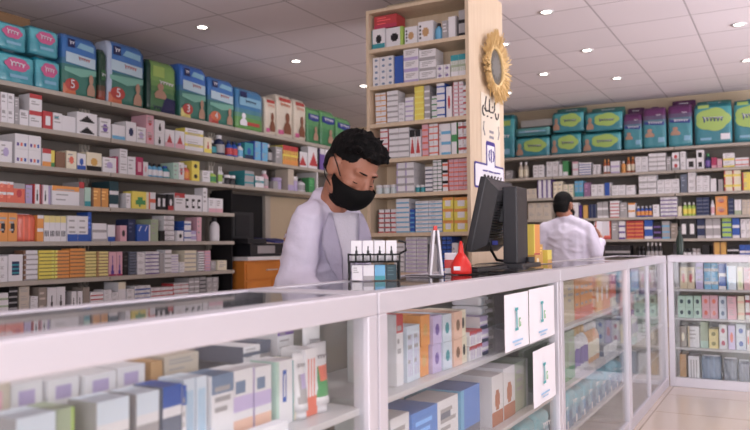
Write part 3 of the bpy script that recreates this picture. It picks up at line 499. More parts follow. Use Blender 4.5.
# ------------------------------------------------------------------ pillar shelving
PX, PY = -1.909, 4.769
t = thing('pillar_shelving', 'tall beige wooden shelving tower boxed around the pillar', 'shelving', (PX - .413, PY, 0))
hw = .413; PD = .70; PT = 2.86
ZP = [2.565, 2.284, 2.0, 1.735, 1.478, 1.19, .90, .6, .3]
box('side_panel', (hw - .028, hw, 0, PD, 0, H - .002), M['wood'], t, .002)
box('side_panel', (-hw, -hw + .025, 0, PD, 0, PT), M['wood'], t, .002)
box('back_panel', (-hw + .025, hw - .028, .27, .285, 0, PT), M['wood'], t)
box('core', (-hw + .025, hw - .028, .29, PD, 0, H - .002), M['wallp'], t)
box('top_panel', (-hw + .025, hw - .028, 0, .27, PT - .025, PT), M['wood'], t, .002)
for z in ZP: box('shelf', (-hw + .0255, hw - .0285, .004, .269, z - .028, z), M['wood'], t, .002)
# wreath mirror on the pillar side
wr = thing('sunburst_wreath', 'gold spiky sunburst wreath with dark round mirror on the pillar side', 'wall decoration', (PX + .012, 5.225, 2.42))
bm = bmesh.new(); rnd = random.Random(3)
for k in range(460):
    a = rnd.uniform(0, 2 * PI); r0 = rnd.uniform(.135, .165); r1 = rnd.uniform(.22, .285); x0 = rnd.uniform(.005, .03); x1 = x0 + rnd.uniform(-.0, .03)
    a2 = a + rnd.uniform(-.16, .16); wdt = rnd.uniform(.003, .006)
    p0 = Vector((x0, r0 * math.cos(a), r0 * math.sin(a))); p1 = Vector((x1, r1 * math.cos(a2), r1 * math.sin(a2))); tn = Vector((0, -math.sin(a), math.cos(a))) * wdt
    q = [p0 - tn, p0 + tn, p1 + tn * .25, p1 - tn * .25]; vs = [bm.verts.new(c) for c in q] + [bm.verts.new(c + Vector((.006, 0, 0))) for c in q]
    for f in ((0, 1, 2, 3), (7, 6, 5, 4), (0, 4, 5, 1), (1, 5, 6, 2), (2, 6, 7, 3), (3, 7, 4, 0)): bm.faces.new([vs[i] for i in f])
link('straw_rays', tomesh(bm), M['gold'], wr)
def ring_yz(r, rr, n=48, m=8):
    bm = bmesh.new(); R = []
    for i in range(n):
        a = 2 * PI * i / n
        R.append([bm.verts.new((rr * math.sin(2 * PI * k / m) + .02, (r + rr * math.cos(2 * PI * k / m)) * math.cos(a), (r + rr * math.cos(2 * PI * k / m)) * math.sin(a))) for k in range(m)])
    for i in range(n):
        for k in range(m): bm.faces.new((R[i][k], R[(i + 1) % n][k], R[(i + 1) % n][(k + 1) % m], R[i][(k + 1) % m]))
    return bm
link('inner_ring', tomesh(ring_yz(.146, .014), smooth=True), M['gold'], wr)
bm = lathe([(0, 0), (.138, 0), (.138, .012), (.12, .02), (0, .022)], 40); bmesh.ops.rotate(bm, verts=bm.verts, cent=(0, 0, 0), matrix=Matrix.Rotation(PI / 2, 3, 'Y'))
link('mirror_disc', tomesh(bm), M['mirror'], wr)
bm = bmesh.new(); f = bm.faces.new([bm.verts.new((.0225, a, b)) for a, b in [((.07 + .03 * (k % 2)) * math.cos(2 * PI * k / 24), (.07 + .03 * (k % 2)) * math.sin(2 * PI * k / 24)) for k in range(24)]])
bmesh.ops.inset_individual(bm, faces=[f], thickness=.018, depth=.006)
link('star_plate', tomesh(bm), mat('grey_plate', '8a8a86', .35, .5), wr)
# poster with calligraphy and phone, and the lower sign; flat things reading from +X
def flat(name, poly, x, m, parent):   # polygon in (y,z), facing +X
    bm = bmesh.new(); vs = [bm.verts.new((x, a, b)) for a, b in poly]; f = bm.faces.new(vs)
    r = bmesh.ops.extrude_face_region(bm, geom=[f]); 
    for v in [e for e in r['geom'] if isinstance(e, bmesh.types.BMVert)]: v.co.x -= .0012
    return link(name, tomesh(bm), m, parent)
def rrect(y0, y1, z0, z1, r=.02, n=5):
    P = []
    for cy, cz, a0 in ((y1 - r, z1 - r, 0), (y0 + r, z1 - r, PI / 2), (y0 + r, z0 + r, PI), (y1 - r, z0 + r, 1.5 * PI)):
        P += [(cy + r * math.cos(a0 + PI / 2 * k / n), cz + r * math.sin(a0 + PI / 2 * k / n)) for k in range(n + 1)]
    return P
po = thing('wall_sticker', 'white sticker with black calligraphy and phone drawing below the wreath', 'poster', (PX + .001, 5.17, 1.9))
flat('sheet', rrect(-.19, .2, -.27, .3, .01), .0022, mat('cream_sheet', 'e6dac9', .6), po)
def strokes(name, segs, r, m, parent, x):
    bm = bmesh.new()
    for s in segs:
        b2 = tube([(x, a, b) for a, b in s], r, 5); me = tomesh(b2); bm.from_mesh(me); bpy.data.meshes.remove(me)
    return link(name, tomesh(bm), m, parent)
arc = lambda cy, cz, ry, rz_, a0, a1, n=10: [(cy + ry * math.cos(a0 + (a1 - a0) * k / n), cz + rz_ * math.sin(a0 + (a1 - a0) * k / n)) for k in range(n + 1)]
strokes('calligraphy', [[(-.13, .19), (-.1, .17), (-.05, .18), (0, .175), (.05, .18), (.08, .2), (.085, .26)], [(-.1, .175), (-.115, .22), (-.09, .28)], [(-.03, .18), (-.025, .27)], arc(.13, .19, .035, .05, PI * 1.05, 2 * PI), arc(-.14, .17, .03, .035, PI * .5, PI * 1.6), [(.03, .215), (.05, .225)], [(.0, .135), (.02, .138)], [(-.08, .135), (-.06, .138)]], .006, M['ink'], po, .004)
for pts in ([(-.14, .09), (-.155, .04), (-.13, -.01)], [(.16, .09), (.175, .04), (.15, -.01)]): strokes('bracket_mark', [pts], .005, M['greyink'], po, .004)
flat('small_print', rrect(-.03, .06, .02, .04, .004), .0036, M['greyink'], po)
flat('small_print', rrect(-.03, .06, -.02, 0, .004), .0036, M['greyink'], po)
flat('phone_outline', rrect(-.105, .085, -.26, -.045, .025), .0036, M['purple'], po)
flat('phone_screen', rrect(-.085, .065, -.235, -.075, .012), .0048, M['whitep'], po)
strokes('screen_drawing', [arc(-.03, -.15, .025, .04, PI * .6, PI * 1.4), arc(.02, -.15, .025, .04, -PI * .4, PI * .4), [(-.01, -.2), (-.01, -.1)]], .006, M['purple'], po, .0052)
sg = thing('notice_sign', 'white notice sign with purple border behind the monitor', 'sign', (PX + .001, 5.14, 1.6))
flat('border', rrect(-.31, .3, -.1, .085, .02), .004, M['purple'], sg)
flat('board', rrect(-.295, .285, -.086, .071, .016), .0055, M['whitep'], sg)
def text_x(name, s, size, y, z, x, m, parent):
    me = text_mesh(s, size); me.transform(Matrix.Translation((x, y, z)) @ Matrix.Rotation(PI / 2, 4, 'Z'))
    return link(name, me, m, parent)
strokes('number_row', [arc(-.12 + .07 * k, -.03, .02, .03, .3 * k, .3 * k + 5) for k in range(6)], .007, M['ink'], sg, .006)
strokes('text_line', [[(-.15, .03), (-.06, .033)], [(-.04, .032), (.06, .03)], [(.08, .03), (.2, .033)]], .006, M['purple'], sg, .006)
# ------------------------------------------------------------------ display counters
CX, CB, CT = -.829, -1.212, 1.0
def counter(name, label, length, loc, rz, levels=(.742, .487, .285), mull=()):
    """local: x along the front 0..length, front plane y=0, back y=.383"""
    o = thing(name, label, 'display counter', loc, rz, 'aluminium and glass display counters'); D = .383; p = .042
    Lx = length; e = .001
    fr = [(e, p, 0, p, 0, CT - .052), (Lx - p, Lx - e, 0, p, 0, CT - .052), (e, p, D - p, D, 0, CT - .052), (Lx - p, Lx - e, D - p, D, 0, CT - .052)]
    fr += [(p, Lx - p, 0.004, p, .0, .07), (p, Lx - p, D - p, D, 0, .07)]
    for m_ in mull: fr += [(m_ - .022, m_ + .022, .004, .03, .07, CT - .052)]
    box('frame', fr, M['alu'], o, .003)
    T = CT
    box('top_rim', [(e, Lx - e, 0, .05, T - .052, T), (e, Lx - e, D - .035, D, T - .052, T), (e, .04, .05, D - .035, T - .052, T), (Lx - .04, Lx - e, .05, D - .035, T - .052, T)], M['alu'], o, .004)
    box('glass_top', (.04, Lx - .04, .05, D - .035, T - .01, T - .003), M['glass'], o)
    segs = [p] + [v for m_ in mull for v in (m_ - .022, m_ + .022)] + [Lx - p]
    for a, b in zip(segs[::2], segs[1::2]): box('front_pane', (a, b, .014, .018, .07, T - .052), M['glass'], o)
    for xx in (.018, Lx - .022): box('end_pane', (xx, xx + .004, p, D - p, .07, T - .052), M['glass'], o)
    box('back_panel', (p, Lx - p, D - .02, D - .012, .07, T - .052), mat('counter_back', '8f8b88', .6), o)
    for z in levels: box('shelf', [(.024, Lx - .024, .026, D - .045, z - .016, z - .0006)], mat('pale_shelf', 'c9c6ca', .35), o, .002)
    box('base_board', (.03, Lx - .03, .03, D - .03, .03, .0445), M['white'], o)
    return o
RC = PI / 2
counter('display_counter', 'white-framed glass display counter nearest the viewer, before the masked man', 1.535, (CX, -.045, 0), RC)
counter('display_counter', 'aluminium glass display counter under the monitor with paper notices', 1.55, (CX, 1.495, 0), RC)
counter('display_counter', 'aluminium glass display counter beyond the monitor, third along', 1.47, (CX, 3.05, 0), RC)
counter('display_counter', 'aluminium glass display counter at the far corner of the row', 1.535, (CX, 4.53, 0), RC, mull=(.72,))
counter('display_counter', 'wide glass display counter facing us across the tiled floor', 2.6, (-.827, 6.089, 0), 0, (.742, .52, .295))
ns = box('glass_riser_shelf', (-1.17, -.985, .0, 1.44, .85, .8615), M['glass']); tag(ns, 'clear glass riser shelf inside the nearest counter holding small cartons', 'shelf')
nr = [box('leg', (-1.1, -1.09, y, y + .01, .742, .8495), M['alu'], ns) for y in (.02, .7, 1.41)]
# ------------------------------------------------------------------ soft nappy packs on the top shelves
def pack(label, along, t0, t1, front, z0, z1, d, group, zones, decals, name='nappy_pack', lean=0):
    """zones(u,v,y)->colour; decals: list of (kind, u, v, su, sv, material[, extra]) on the front"""
    w = (t1 - t0 - .004) * (.96 if along == 0 else .985); h = z1 - z0
    me = soft_pack_mesh(w, h, d, zones)
    c = ((front - d / 2, (t0 + t1) / 2, z0 + .001) if along == 0 else ((t0 + t1) / 2, front + d / 2, z0 + .001))
    o = link(name, me, loc=c, rz=(PI / 2 if along == 0 else 0)); tag(o, label, 'pack', group)
    yf = -d / 2 * 1.0
    def surf(x, z):
        X, Z = x * 2 / w, z * 2 / h - 1
        return -(1 - .1 * abs(X) ** 8 - .35 * max(0, Z) ** 14 - .06 * max(0, -Z) ** 10) * d / 2 - .006
    for q in decals:
        k, u, v, su, sv, m = q[:6]; x, z = (u - .5) * w, v * h; nm = k
        if k == 'logo_cloud': poly = cloud(su * w / 2, sv * h / 2, *(q[6] if len(q) > 6 else (6, .12)))
        elif k in ('size_badge', 'round_badge'): poly = cloud(su * w / 2, sv * h / 2, 2, 0)
        elif k == 'lettering':
            bm = squiggle(su * w, sv * h, q[6] if len(q) > 6 else 5)
            for vt in bm.verts: vt.co += Vector((x, 0, z)); vt.co.y = surf(vt.co.x, vt.co.z) - .008
            link(nm, tomesh(bm), m, o); continue
        elif k == 'size_number':
            me2 = text_mesh(q[6], sv * h)
            me2.transform(Matrix.Translation((x, surf(x, z) - .012, z))); link(nm, me2, m, o); continue
        elif k == 'handle':
            link(nm, tomesh(tube([(-w * .18, 0, h * .97), (-w * .12, 0, h * 1.03), (w * .12, 0, h * 1.03), (w * .18, 0, h * .97)], .008)), m, o); continue
        else: poly = [(a * su * w / 2, b * sv * h / 2) for a, b in (q[6] if len(q) > 6 else ((-1, -1), (1, -1), (1, 1), (-1, 1)))]
        bm = bmesh.new(); dep = .004 if k in ('logo_cloud', 'panel', 'side_band', 'baby_picture') else .007
        cvt = bm.verts.new((x, surf(x, z) - dep, z)); vs = []; half = []
        for a, b in poly:
            half.append(bm.verts.new((x + a * .55, surf(x + a * .55, z + b * .55) - dep, z + b * .55))); vs.append(bm.verts.new((x + a, surf(x + a, z + b) - dep * .8, z + b)))
        n = len(vs)
        for i in range(n):
            bm.faces.new((cvt, half[i], half[(i + 1) % n])); bm.faces.new((half[i], vs[i], vs[(i + 1) % n], half[(i + 1) % n]))
        link(nm, tomesh(bm), m, o)
    return o
BABY = [(-.85, -1), (.85, -1), (.95, -.5), (.6, -.05), (.28, .08)] + [(.5 * math.cos(a), .52 + .46 * math.sin(a)) for a in [math.radians(-50 + 280 * k / 10) for k in range(11)]] + [(-.28, .08), (-.6, -.05), (-.95, -.5)]
def pm(n, c, r=.35): return mat(n, mute(hx(c), .22), r)
mk = dict(pale=pm('pale_blue_print', 'b4d2e4'), aqua=pm('aqua_wave_print', '6fb8a4'), pink=pm('pink_print', 'd64f8f'), white=pm('white_print', 'e6e4ee'), blue=pm('royal_blue_print', '2a3f9a'), green=pm('lime_print', 'a3c84a'), red=pm('red_print', 'c03428'), orange=pm('orange_print', 'd8662f'),
          skin=pm('baby_picture_print', 'b98a70'), purple=pm('deep_purple_print', '5a2a6a'), navy=pm('navy_print', '1f2a5a'), teal=pm('teal_pack_print', '2fa3b0'), yellow=pm('yellow_print', 'e0cf5a'), bear=pm('bear_print', '8a4f30'), dkg=pm('dark_green_print', '2f6a40'), sky=pm('sky_print', '7ab8d8'), darkblue=pm('blue_badge_print', '20265f'))
h2 = lambda *a: [hx(x) for x in a]
FL = XL - .045
def grad(c0, c1, side=None, cut=.5, top=None):
    a, b = mute(hx(c0), .22), mute(hx(c1), .22)
    def f(u, v, y):
        if side and u < .1: return hx(side)
        if top and v > .9: return hx(top)
        k = min(1, max(0, (v - cut) * 4 + .5)); return tuple(p * (1 - k) + q * k for p, q in zip(a, b))
    return f
g1 = 'stacked teal packs with pink clouds'
tealz = grad('2fa4b8', '46bccc', None, .5, '2a8fa4')
def tealpink(lb, t0, t1, z0, z1):
    pack(lb, 0, t0, t1, FL, z0, z1, .2, g1, tealz, [('logo_cloud', .5, .62, .62, .4, mk['pink'], (6, .14)), ('lettering', .5, .62, .42, .2, mk['white'], 4), ('panel', .55, .24, .5, .1, mk['sky']), ('handle', 0, 0, 0, 0, M['whitep'])])
tealpink('teal nappy pack with pink cloud logo, bottom of the pile at the left picture edge', 3.21, 3.515, 2.288, 2.512)
tealpink('teal nappy pack with pink cloud logo, top of the pile at the left picture edge', 3.2, 3.445, 2.53, 2.728)
tealpink('teal nappy pack with pink cloud logo, lower one beside the blue number 5 pack', 3.522, 3.735, 2.288, 2.53)
tealpink('teal nappy pack with pink cloud logo, upper one beside the blue number 5 pack', 3.47, 3.72, 2.545, 2.755)
g2 = 'tall nappy packs on the left top shelf'
def bluepack(lb, t0, t1, z1, num, badge, low='2f7f70', side=None, topc='2a78c8'):
    D = [('panel', .5, .6, .86, .2, mk['pale'], [(-1, -.7), (1, -1), (1, .7), (-1, 1)]), ('panel', .5, .4, .92, .16, mk['aqua'], [(-1, -.2), (0, -1), (1, -.1), (1, 1), (-1, .6)]), ('panel', .62, .83, .5, .12, mk['sky'], [(-1, -.6), (1, -1), (1, .6), (-.6, 1)]), ('lettering', .58, .62, .34, .07, mk['red'], 5), ('panel', .22, .85, .2, .14, mk['darkblue']), ('lettering', .22, .85, .14, .07, mk['white'], 2),
         ('panel', .2, .09, .34, .17, badge, [(-1.1, -1), (1, -1), (.7, .6), (-1.1, 1)]), ('round_badge', .24, .17, .38, .2, mk['red'] if badge is not mk['red'] else mk['orange']), ('baby_picture', .8, .22, .26, .36, mk['skin'], BABY), ('size_number', .24, .17, .1, .2, mk['white'], num), ('handle', 0, 0, 0, 0, mk['sky'])]
    pack(lb, 0, t0, t1, FL, 2.288, z1, .2, g2, grad(low, topc, side, .55), D)
bluepack('blue and green nappy pack with orange number 5 badge, beside the pink-cloud packs', 3.745, 4.085, 2.766, '5', mk['orange'])
pack('narrow dark green nappy pack wedged between the two number 5 packs', 0, 4.097, 4.168, FL, 2.288, 2.715, .18, g2, grad('a8452f', '244a3a', None, .2), [('panel', .5, .5, .7, .2, mk['dkg']), ('lettering', .5, .5, .6, .08, mk['white'], 3)])
bluepack('taller blue nappy pack with pale edge and orange number 5 badge', 4.178, 4.586, 2.815, '5', mk['orange'], side='b9c6dc')
pack('lime green nappy pack with blue lower corner on the top shelf', 0, 4.612, 4.964, FL, 2.288, 2.752, .2, g2, grad('3f7f48', '7ab048', '1f3f38', .5),
     [('panel', .7, .16, .55, .3, mk['darkblue'], [(-1, -1), (1, -1), (1, .9), (-.4, 1)]), ('lettering', .62, .58, .5, .08, mk['white'], 5), ('baby_picture', .42, .42, .45, .3, mk['skin'], BABY), ('panel', .35, .78, .4, .2, mk['green']), ('lettering', .3, .08, .3, .08, mk['navy'], 3), ('handle', 0, 0, 0, 0, mk['green'])])
bluepack('bright blue nappy pack with number 3 in a red circle', 5.01, 5.37, 2.795, '3', mk['yellow'], topc='1f6fd0')
bluepack('blue nappy pack with red number 4 badge beside the number 3 pack', 5.386, 5.778, 2.748, '4', mk['red'])
pack('blue-topped nappy pack with bright green meadow print', 0, 5.79, 6.245, FL, 2.288, 2.72, .2, g2, grad('5aa040', '2a80b8', None, .4), [('panel', .5, .68, .8, .2, mk['sky']), ('lettering', .5, .68, .4, .08, mk['navy'], 5), ('panel', .25, .84, .24, .14, mk['darkblue']), ('panel', .6, .16, .5, .08, mk['red']), ('baby_picture', .25, .25, .3, .3, mk['white'], BABY), ('handle', 0, 0, 0, 0, mk['sky'])])
for t0, t1, z1, lb in ((6.272, 6.474, 2.7, 'narrow cream carton pack with bear print beside the meadow pack'), (6.48, 6.795, 2.765, 'cream pack with brown bear print, middle one of the three'), (6.802, 7.046, 2.765, 'cream pack with large brown bear print beside the green packs')):
    pack(lb, 0, t0, t1, FL, 2.288, z1, .2, 'cream bear packs', grad('dccdb8', 'e4d8c4'), [('baby_picture', .6, .35, .5, .5, mk['bear'], BABY), ('lettering', .45, .76, .6, .09, mk['orange'], 5), ('panel', .45, .88, .7, .08, mk['red']), ('panel', .2, .12, .3, .1, mk['pink'])], name='formula_pack')
for t0, t1, z1, lb in ((7.058, 7.328, 2.712, 'green nappy pack with blue wave top, first after the bear packs'), (7.342, 7.677, 2.722, 'green nappy pack with blue wave top, second after the bear packs'), (7.692, 8.05, 2.69, 'green nappy pack with blue wave top, just above the dark hair')):
    pack(lb, 0, t0, t1, FL, 2.288, z1, .2, g2, grad('3a8a55', '5aa860', None, .5), [('panel', .5, .72, .85, .2, mk['blue'], [(-1, -.6), (0, -1), (1, -.6), (1, 1), (-1, 1)]), ('lettering', .5, .74, .6, .09, mk['white'], 5), ('baby_picture', .65, .3, .4, .4, mk['skin'], BABY)])
for y0, y1, z0, z1, lb in ((3.0, 3.62, 2.288, 2.86, 'brown cardboard box behind the pink-cloud packs at the left edge'), (3.7, 4.1, 2.288, 2.8, 'second brown cardboard box behind the number 5 pack')):
    o = thing('cardboard_box', lb, 'box', (XL - .305, (y0 + y1) / 2, z0 + .001)); hy = (y1 - y0) / 2
    box('carton', (-.052, .05, -hy, hy, 0, z1 - z0), M['cardboard'], o, .004); box('tape', (-.02, .02, -hy + .004, hy - .004, z1 - z0, z1 - z0 + .002), mat('packing_tape', 'b09a70', .3), o)
g3 = 'teal nappy packs on the back top shelf'
FB = YB + .04
tz = grad('1a8a9c', '2aa5ae', None, .5, '1a6f78')
def tealgreen(lb, t0, t1, z0, z1, baby=True, big=False, d=.2):
    D = [('logo_cloud', .58 if not big else .5, .55 if not big else .6, .62 if not big else .86, .6 if not big else .5, mk['green'], (5, .14)), ('lettering', .58 if not big else .5, .52 if not big else .6, .4 if not big else .56, .16, mk['blue'], 6), ('lettering', .58 if not big else .5, .55 if not big else .63, .36 if not big else .5, .08, mk['white'], 6), ('handle', 0, 0, 0, 0, mk['teal'])]
    if baby: D.append(('baby_picture', .13, .4, .22, .6, mk['skin'], BABY))
    if big: D += [('panel', .82, .18, .24, .14, mk['white']), ('panel', .3, .14, .3, .06, mk['sky']), ('panel', .25, .92, .3, .08, mk['green'])]
    pack(lb, 1, t0, t1, FB, z0, z1, d, g3, tz, D)
pack('tall dark teal nappy pack half hidden behind the pillar edge', 1, -3.62, -3.3, FB, 2.286, 2.9, .2, g3, tz, [('panel', .6, .8, .5, .12, mk['green']), ('panel', .5, .15, .6, .12, mk['sky']), ('lettering', .55, .5, .5, .1, mk['white'], 4)])
tealgreen('teal nappy pack with lime cloud, lowest, beside the tall pack at the pillar', -3.292, -2.805, 2.286, 2.56)
o = pack('crumpled dark teal pack lying flat on the leftmost lime-cloud pack', 1, -3.29, -2.8, FB, 2.576, 2.69, .2, g3, grad('2a7f86', '4aa0a0'), [('panel', .5, .5, .8, .2, mk['sky']), ('lettering', .5, .5, .4, .2, mk['white'], 5)])
o = thing('flat_grey_carton', 'flat grey carton on top of the crumpled dark teal pack', 'carton', (-2.99, FB + .11, 2.7)); box('carton', (-.22, .22, -.09, .09, 0, .095), mat('grey_card', '9a9896', .7), o, .004); box('tape', (-.22, .22, -.02, .02, .0955, .097), M['whitep'], o)
tealgreen('teal nappy pack with lime cloud, lower one of the second pile', -2.795, -2.38, 2.286, 2.576)
tealgreen('teal nappy pack with lime cloud, upper one of the second pile', -2.765, -2.34, 2.592, 2.865)
tealgreen('teal nappy pack with lime cloud, lower one of the third pile', -2.37, -1.862, 2.286, 2.55)
tealgreen('teal nappy pack with lime cloud, upper one of the third pile', -2.325, -1.842, 2.566, 2.825)
g4 = 'purple-topped nappy packs'
pz = grad('2a94a4', '6a2468', None, .68)
for t0, t1, z1, lb in ((-1.836, -1.606, 2.76, 'purple and teal nappy pack, narrowest, beside the lime-cloud piles'), (-1.598, -1.315, 2.81, 'purple and teal nappy pack, middle one of three'), (-1.294, -1.01, 2.815, 'purple and teal nappy pack, nearest the big lime-cloud pack')):
    pack(lb, 1, t0, t1, FB, 2.286, z1, .2, g4, pz, [('panel', .5, .6, .86, .1, mk['blue'], [(-1, -.2), (1, -1), (1, .6), (-1, 1)]), ('lettering', .55, .62, .6, .07, mk['white'], 6), ('baby_picture', .3, .38, .45, .2, mk['skin'], BABY), ('panel', .8, .2, .28, .12, mk['sky']), ('lettering', .7, .8, .2, .04, mk['white'], 3), ('handle', 0, 0, 0, 0, mk['purple'])])
tealgreen('large teal nappy pack with big lime cloud, between purple pack and picture edge', -.989, -.562, 2.286, 2.8, False, True)
tealgreen('large teal nappy pack with big lime cloud, cut by the right picture edge', -.55, -.141, 2.286, 2.8, False, True)
for k, (t0, t1, z1, lb) in enumerate(((-1.82, -1.6, 2.86, 'dark purple pack standing behind the narrowest purple pack'), (-1.27, -.98, 2.9, 'dark purple pack standing behind the rightmost purple pack'))):
    pack(lb, 1, t0, t1, FB + .208, 2.286, z1, .06, g4, grad('4a1a4a', '5a2058', None, .6), [('lettering', .5, .93, .4, .04, mk['white'], 4)])
for t0, t1, z1, lb in ((-2.76, -2.34, 2.94, 'dark green nappy pack standing behind the second lime-cloud pile'), (-2.29, -1.84, 2.9, 'dark green nappy pack standing behind the third lime-cloud pile'), (-.98, -.57, 2.86, 'green-topped pack standing behind the large lime-cloud pack')):
    pack(lb, 1, t0, t1, FB + .208, 2.286, z1, .06, g3, grad('1f5a58', '3a8478', None, .7), [('lettering', .5, .95, .4, .03, mk['white'], 4)])
# cyan soft packs low in the third counter
for k in range(9):
    y0 = 3.12 + k * .15
    c = pack('cyan soft wipes pack on the low shelf beyond the notices, %s from the viewer' % ordn(k + 1), 0, y0, y0 + .142, -.868, .285, .285 + (.15, .165, .14)[k % 3], .14, 'cyan packs in the third counter', grad('2a86c0', '5ac0d8'), [('panel', .5, .4, .5, .3, mk['sky']), ('lettering', .5, .7, .6, .16, mk['white'], 4), ('round_badge', .78, .2, .25, .25, mk['white'])], name='wipes_pack')
for k in range(5):
    y0 = 2.05 + k * .19
    pack('cyan soft wipes pack low in the counter under the paper notices, %s from the viewer' % ordn(k + 1), 0, y0, y0 + .18, -.868, .285, .44, .14, 'cyan packs in the second counter', grad('2a8ab8', '4ab8c8'), [('panel', .5, .4, .5, .3, mk['sky']), ('lettering', .5, .7, .6, .16, mk['white'], 4), ('panel', .2, .15, .3, .2, mk['skin'])], name='wipes_pack')
# ------------------------------------------------------------------ cream tubes, white glare strip in the near counter
def tubeobj(label, y, w, h, x, cols, tilt=0):
    o = thing('cream_tube', label, 'tube', (x, y, .7425), PI / 2, 'cream tubes in the nearest counter')
    bm = bmesh.new(); R = []
    for i in range(9):
        t = i / 8; z = h * .12 + (h * .88) * t; a = w / 2 * (.82 + .18 * t); b = w * .32 * (1 - t) + .003
        R.append([bm.verts.new((a * math.cos(2 * PI * k / 20), b * math.sin(2 * PI * k / 20), z)) for k in range(20)])
    for A, B in zip(R, R[1:]):
        for k in range(20): bm.faces.new((A[k], A[(k + 1) % 20], B[(k + 1) % 20], B[k]))
    bm.faces.new(R[-1]); bm.faces.new(R[0][::-1])
    me = tomesh(bm, smooth=True)
    setcol(me, [PAL[cols[0]] if p.center.z > h * .62 else PAL[cols[1]] if p.center.z > h * .42 and p.center.x > -w * .2 else PAL[cols[2]] if p.center.z > h * .25 and p.center.x > -.3 * w else PAL[cols[0]] for p in me.polygons]); me.materials.append(M['plastic'])
    link('tube_body', me, parent=o)
    link('cap', flatcol(tomesh(lathe([(0, 0), (w * .32, 0), (w * .3, h * .12), (0, h * .12)]), smooth=True), PAL['white']), M['plastic'], o)
    bm = squiggle(w * .7, h * .08, 5)
    for v in bm.verts: v.co += Vector((0, -w * .17, h * .8))
    link('lettering', tomesh(bm), M['greyink'], o)
tubeobj('white cream tube with red and green print standing in the nearest counter', 1.38, .075, .15, -.925, ('white', 'coral', 'green'))
tubeobj('taller plain white cream tube behind the red and green printed tube', 1.418, .07, .185, -.965, ('white', 'cream', 'white'))
tubeobj('slim white and lilac cream tube beside the printed tube', 1.305, .05, .14, -.92, ('white', 'lilac', 'grey'))
o = box('medicine_carton', (-.9, -.872, .28, 1.2, .7425, .765), M['whitep'], None, .002); tag(o, 'long flat white strip standing for glare along the front of the nearest counter', 'carton')  # added white strip in place of the glare along the counter front
# wrapped clear ampoule packs beside the paper notices
for k in range(6):
    o = thing('blister_bundle', 'clear crinkled plastic bag, %s from the bottom beside the paper notices' % ordn(k + 1), 'packet', (-.9, 2.398 + .004 * (k % 2), .7425 + k * .031), 0, 'clear bags beside the notices')
    me = soft_pack_mesh(.075, .029, .11, lambda u, v, y: PAL['ice'] if int(u * 9) % 2 else PAL['white']); me.transform(Matrix.Rotation(PI / 2, 4, 'Z')); me.transform(Matrix.Translation((-.07, 0, 0)))
    link('bag', me, parent=o); link('end_label', tomesh(bxs([(-.003, 0, -.03, .03, .008, .02)])), M['greyink'], o)
# ------------------------------------------------------------------ paper notices on the glass
def notice(label, y0, y1, z0, z1, x):
    o = thing('paper_notice_sign', label, 'notice', (x, (y0 + y1) / 2, (z0 + z1) / 2), 0, 'paper notices on the counter glass'); w = (y1 - y0) / 2; h = (z1 - z0) / 2
    bm = bmesh.new(); n = 8; G = []
    for i in range(n + 1):
        G.append([bm.verts.new((.0015 * math.sin(i * 1.3) + (.004 * (i / n - .5) ** 2 if j == 0 else 0), -w + 2 * w * i / n, -h + 2 * h * j / 6)) for j in range(7)])
    for i in range(n):
        for j in range(6): bm.faces.new((G[i][j], G[i + 1][j], G[i + 1][j + 1], G[i][j + 1]))
    link('sheet', tomesh(bm, smooth=True), M['whitep'], o)
    hh = h * .9
    E = .0032
    def bar(nm, a0, a1, b0, b1, m): return link(nm, tomesh(bxs([(E, E + .0006, a0, a1, b0, b1)])), m, o)
    # tall serif letter I with a small letter beside it, a line of small writing below
    k = .72; sc_ = lambda L_: [(a, b, c * k, d * k, e * k, f * k) for a, b, c, d, e, f in L_]
    link('letter', tomesh(bxs(sc_([(E, E + .0006, -.024, -.010, -.035, .055), (E, E + .0006, -.040, .004, .05, .064), (E, E + .0006, -.040, .004, -.045, -.032)]))), M['tealink'], o)
    link('small_letter', tomesh(bxs(sc_([(E, E + .0006, .016, .023, -.03, .012), (E, E + .0006, .023, .038, .005, .012), (E, E + .0006, .03, .038, -.03, -.022), (E, E + .0006, .034, .041, -.03, -.008)]))), M['greenink'], o)
    bar('writing_line', -.06, .05, -.07, -.064, M['blueink']); bar('writing_line', -.04, .03, -.082, -.078, M['blueink'])
notice('white paper notice with teal letter logo, upper sheet nearer the viewer', 2.345, 2.605, .747, .937, -.8265)
notice('white paper notice with teal letter logo, upper sheet farther from the viewer', 2.609, 2.94, .745, .94, -.8265)
notice('white paper notice with teal letter logo, lower sheet by itself', 2.645, 2.94, .505, .712, -.8265)
# ------------------------------------------------------------------ monitor and things on the counter
mo = thing('computer_monitor', 'black computer monitor seen from behind on the counter', 'monitor', (-1.085, 3.13, 1.0005), math.radians(3))
def tilt(me, a, piv):
    me.transform(Matrix.Translation(piv) @ Matrix.Rotation(a, 4, 'Y') @ Matrix.Translation(-Vector(piv))); return me
piv = Vector((-.1, 0, .07))
A = math.radians(13)
bm = bxs([(-.13, -.10, -.195, .195, .07, .395)], .006)
sc = link('screen_frame', tilt(tomesh(bm), A, piv), M['blackp'], mo)
link('screen_glass', tilt(tomesh(bxs([(-.1325, -.1302, -.175, .175, .095, .375)])), A, piv), M['blackgl'], mo)
bm = bmesh.new()
a = [bm.verts.new((-.0998, y, z)) for y, z in ((-.19, .075), (.19, .075), (.19, .39), (-.19, .39))]; b = [bm.verts.new((-.06, y, z)) for y, z in ((-.13, .11), (.13, .11), (.13, .35), (-.13, .35))]
bm.faces.new(b)
for i in range(4): bm.faces.new((a[i], a[(i + 1) % 4], b[(i + 1) % 4], b[i]))
bk = link('rear_housing', tilt(tomesh(bm), A, piv), M['blackp'], mo)
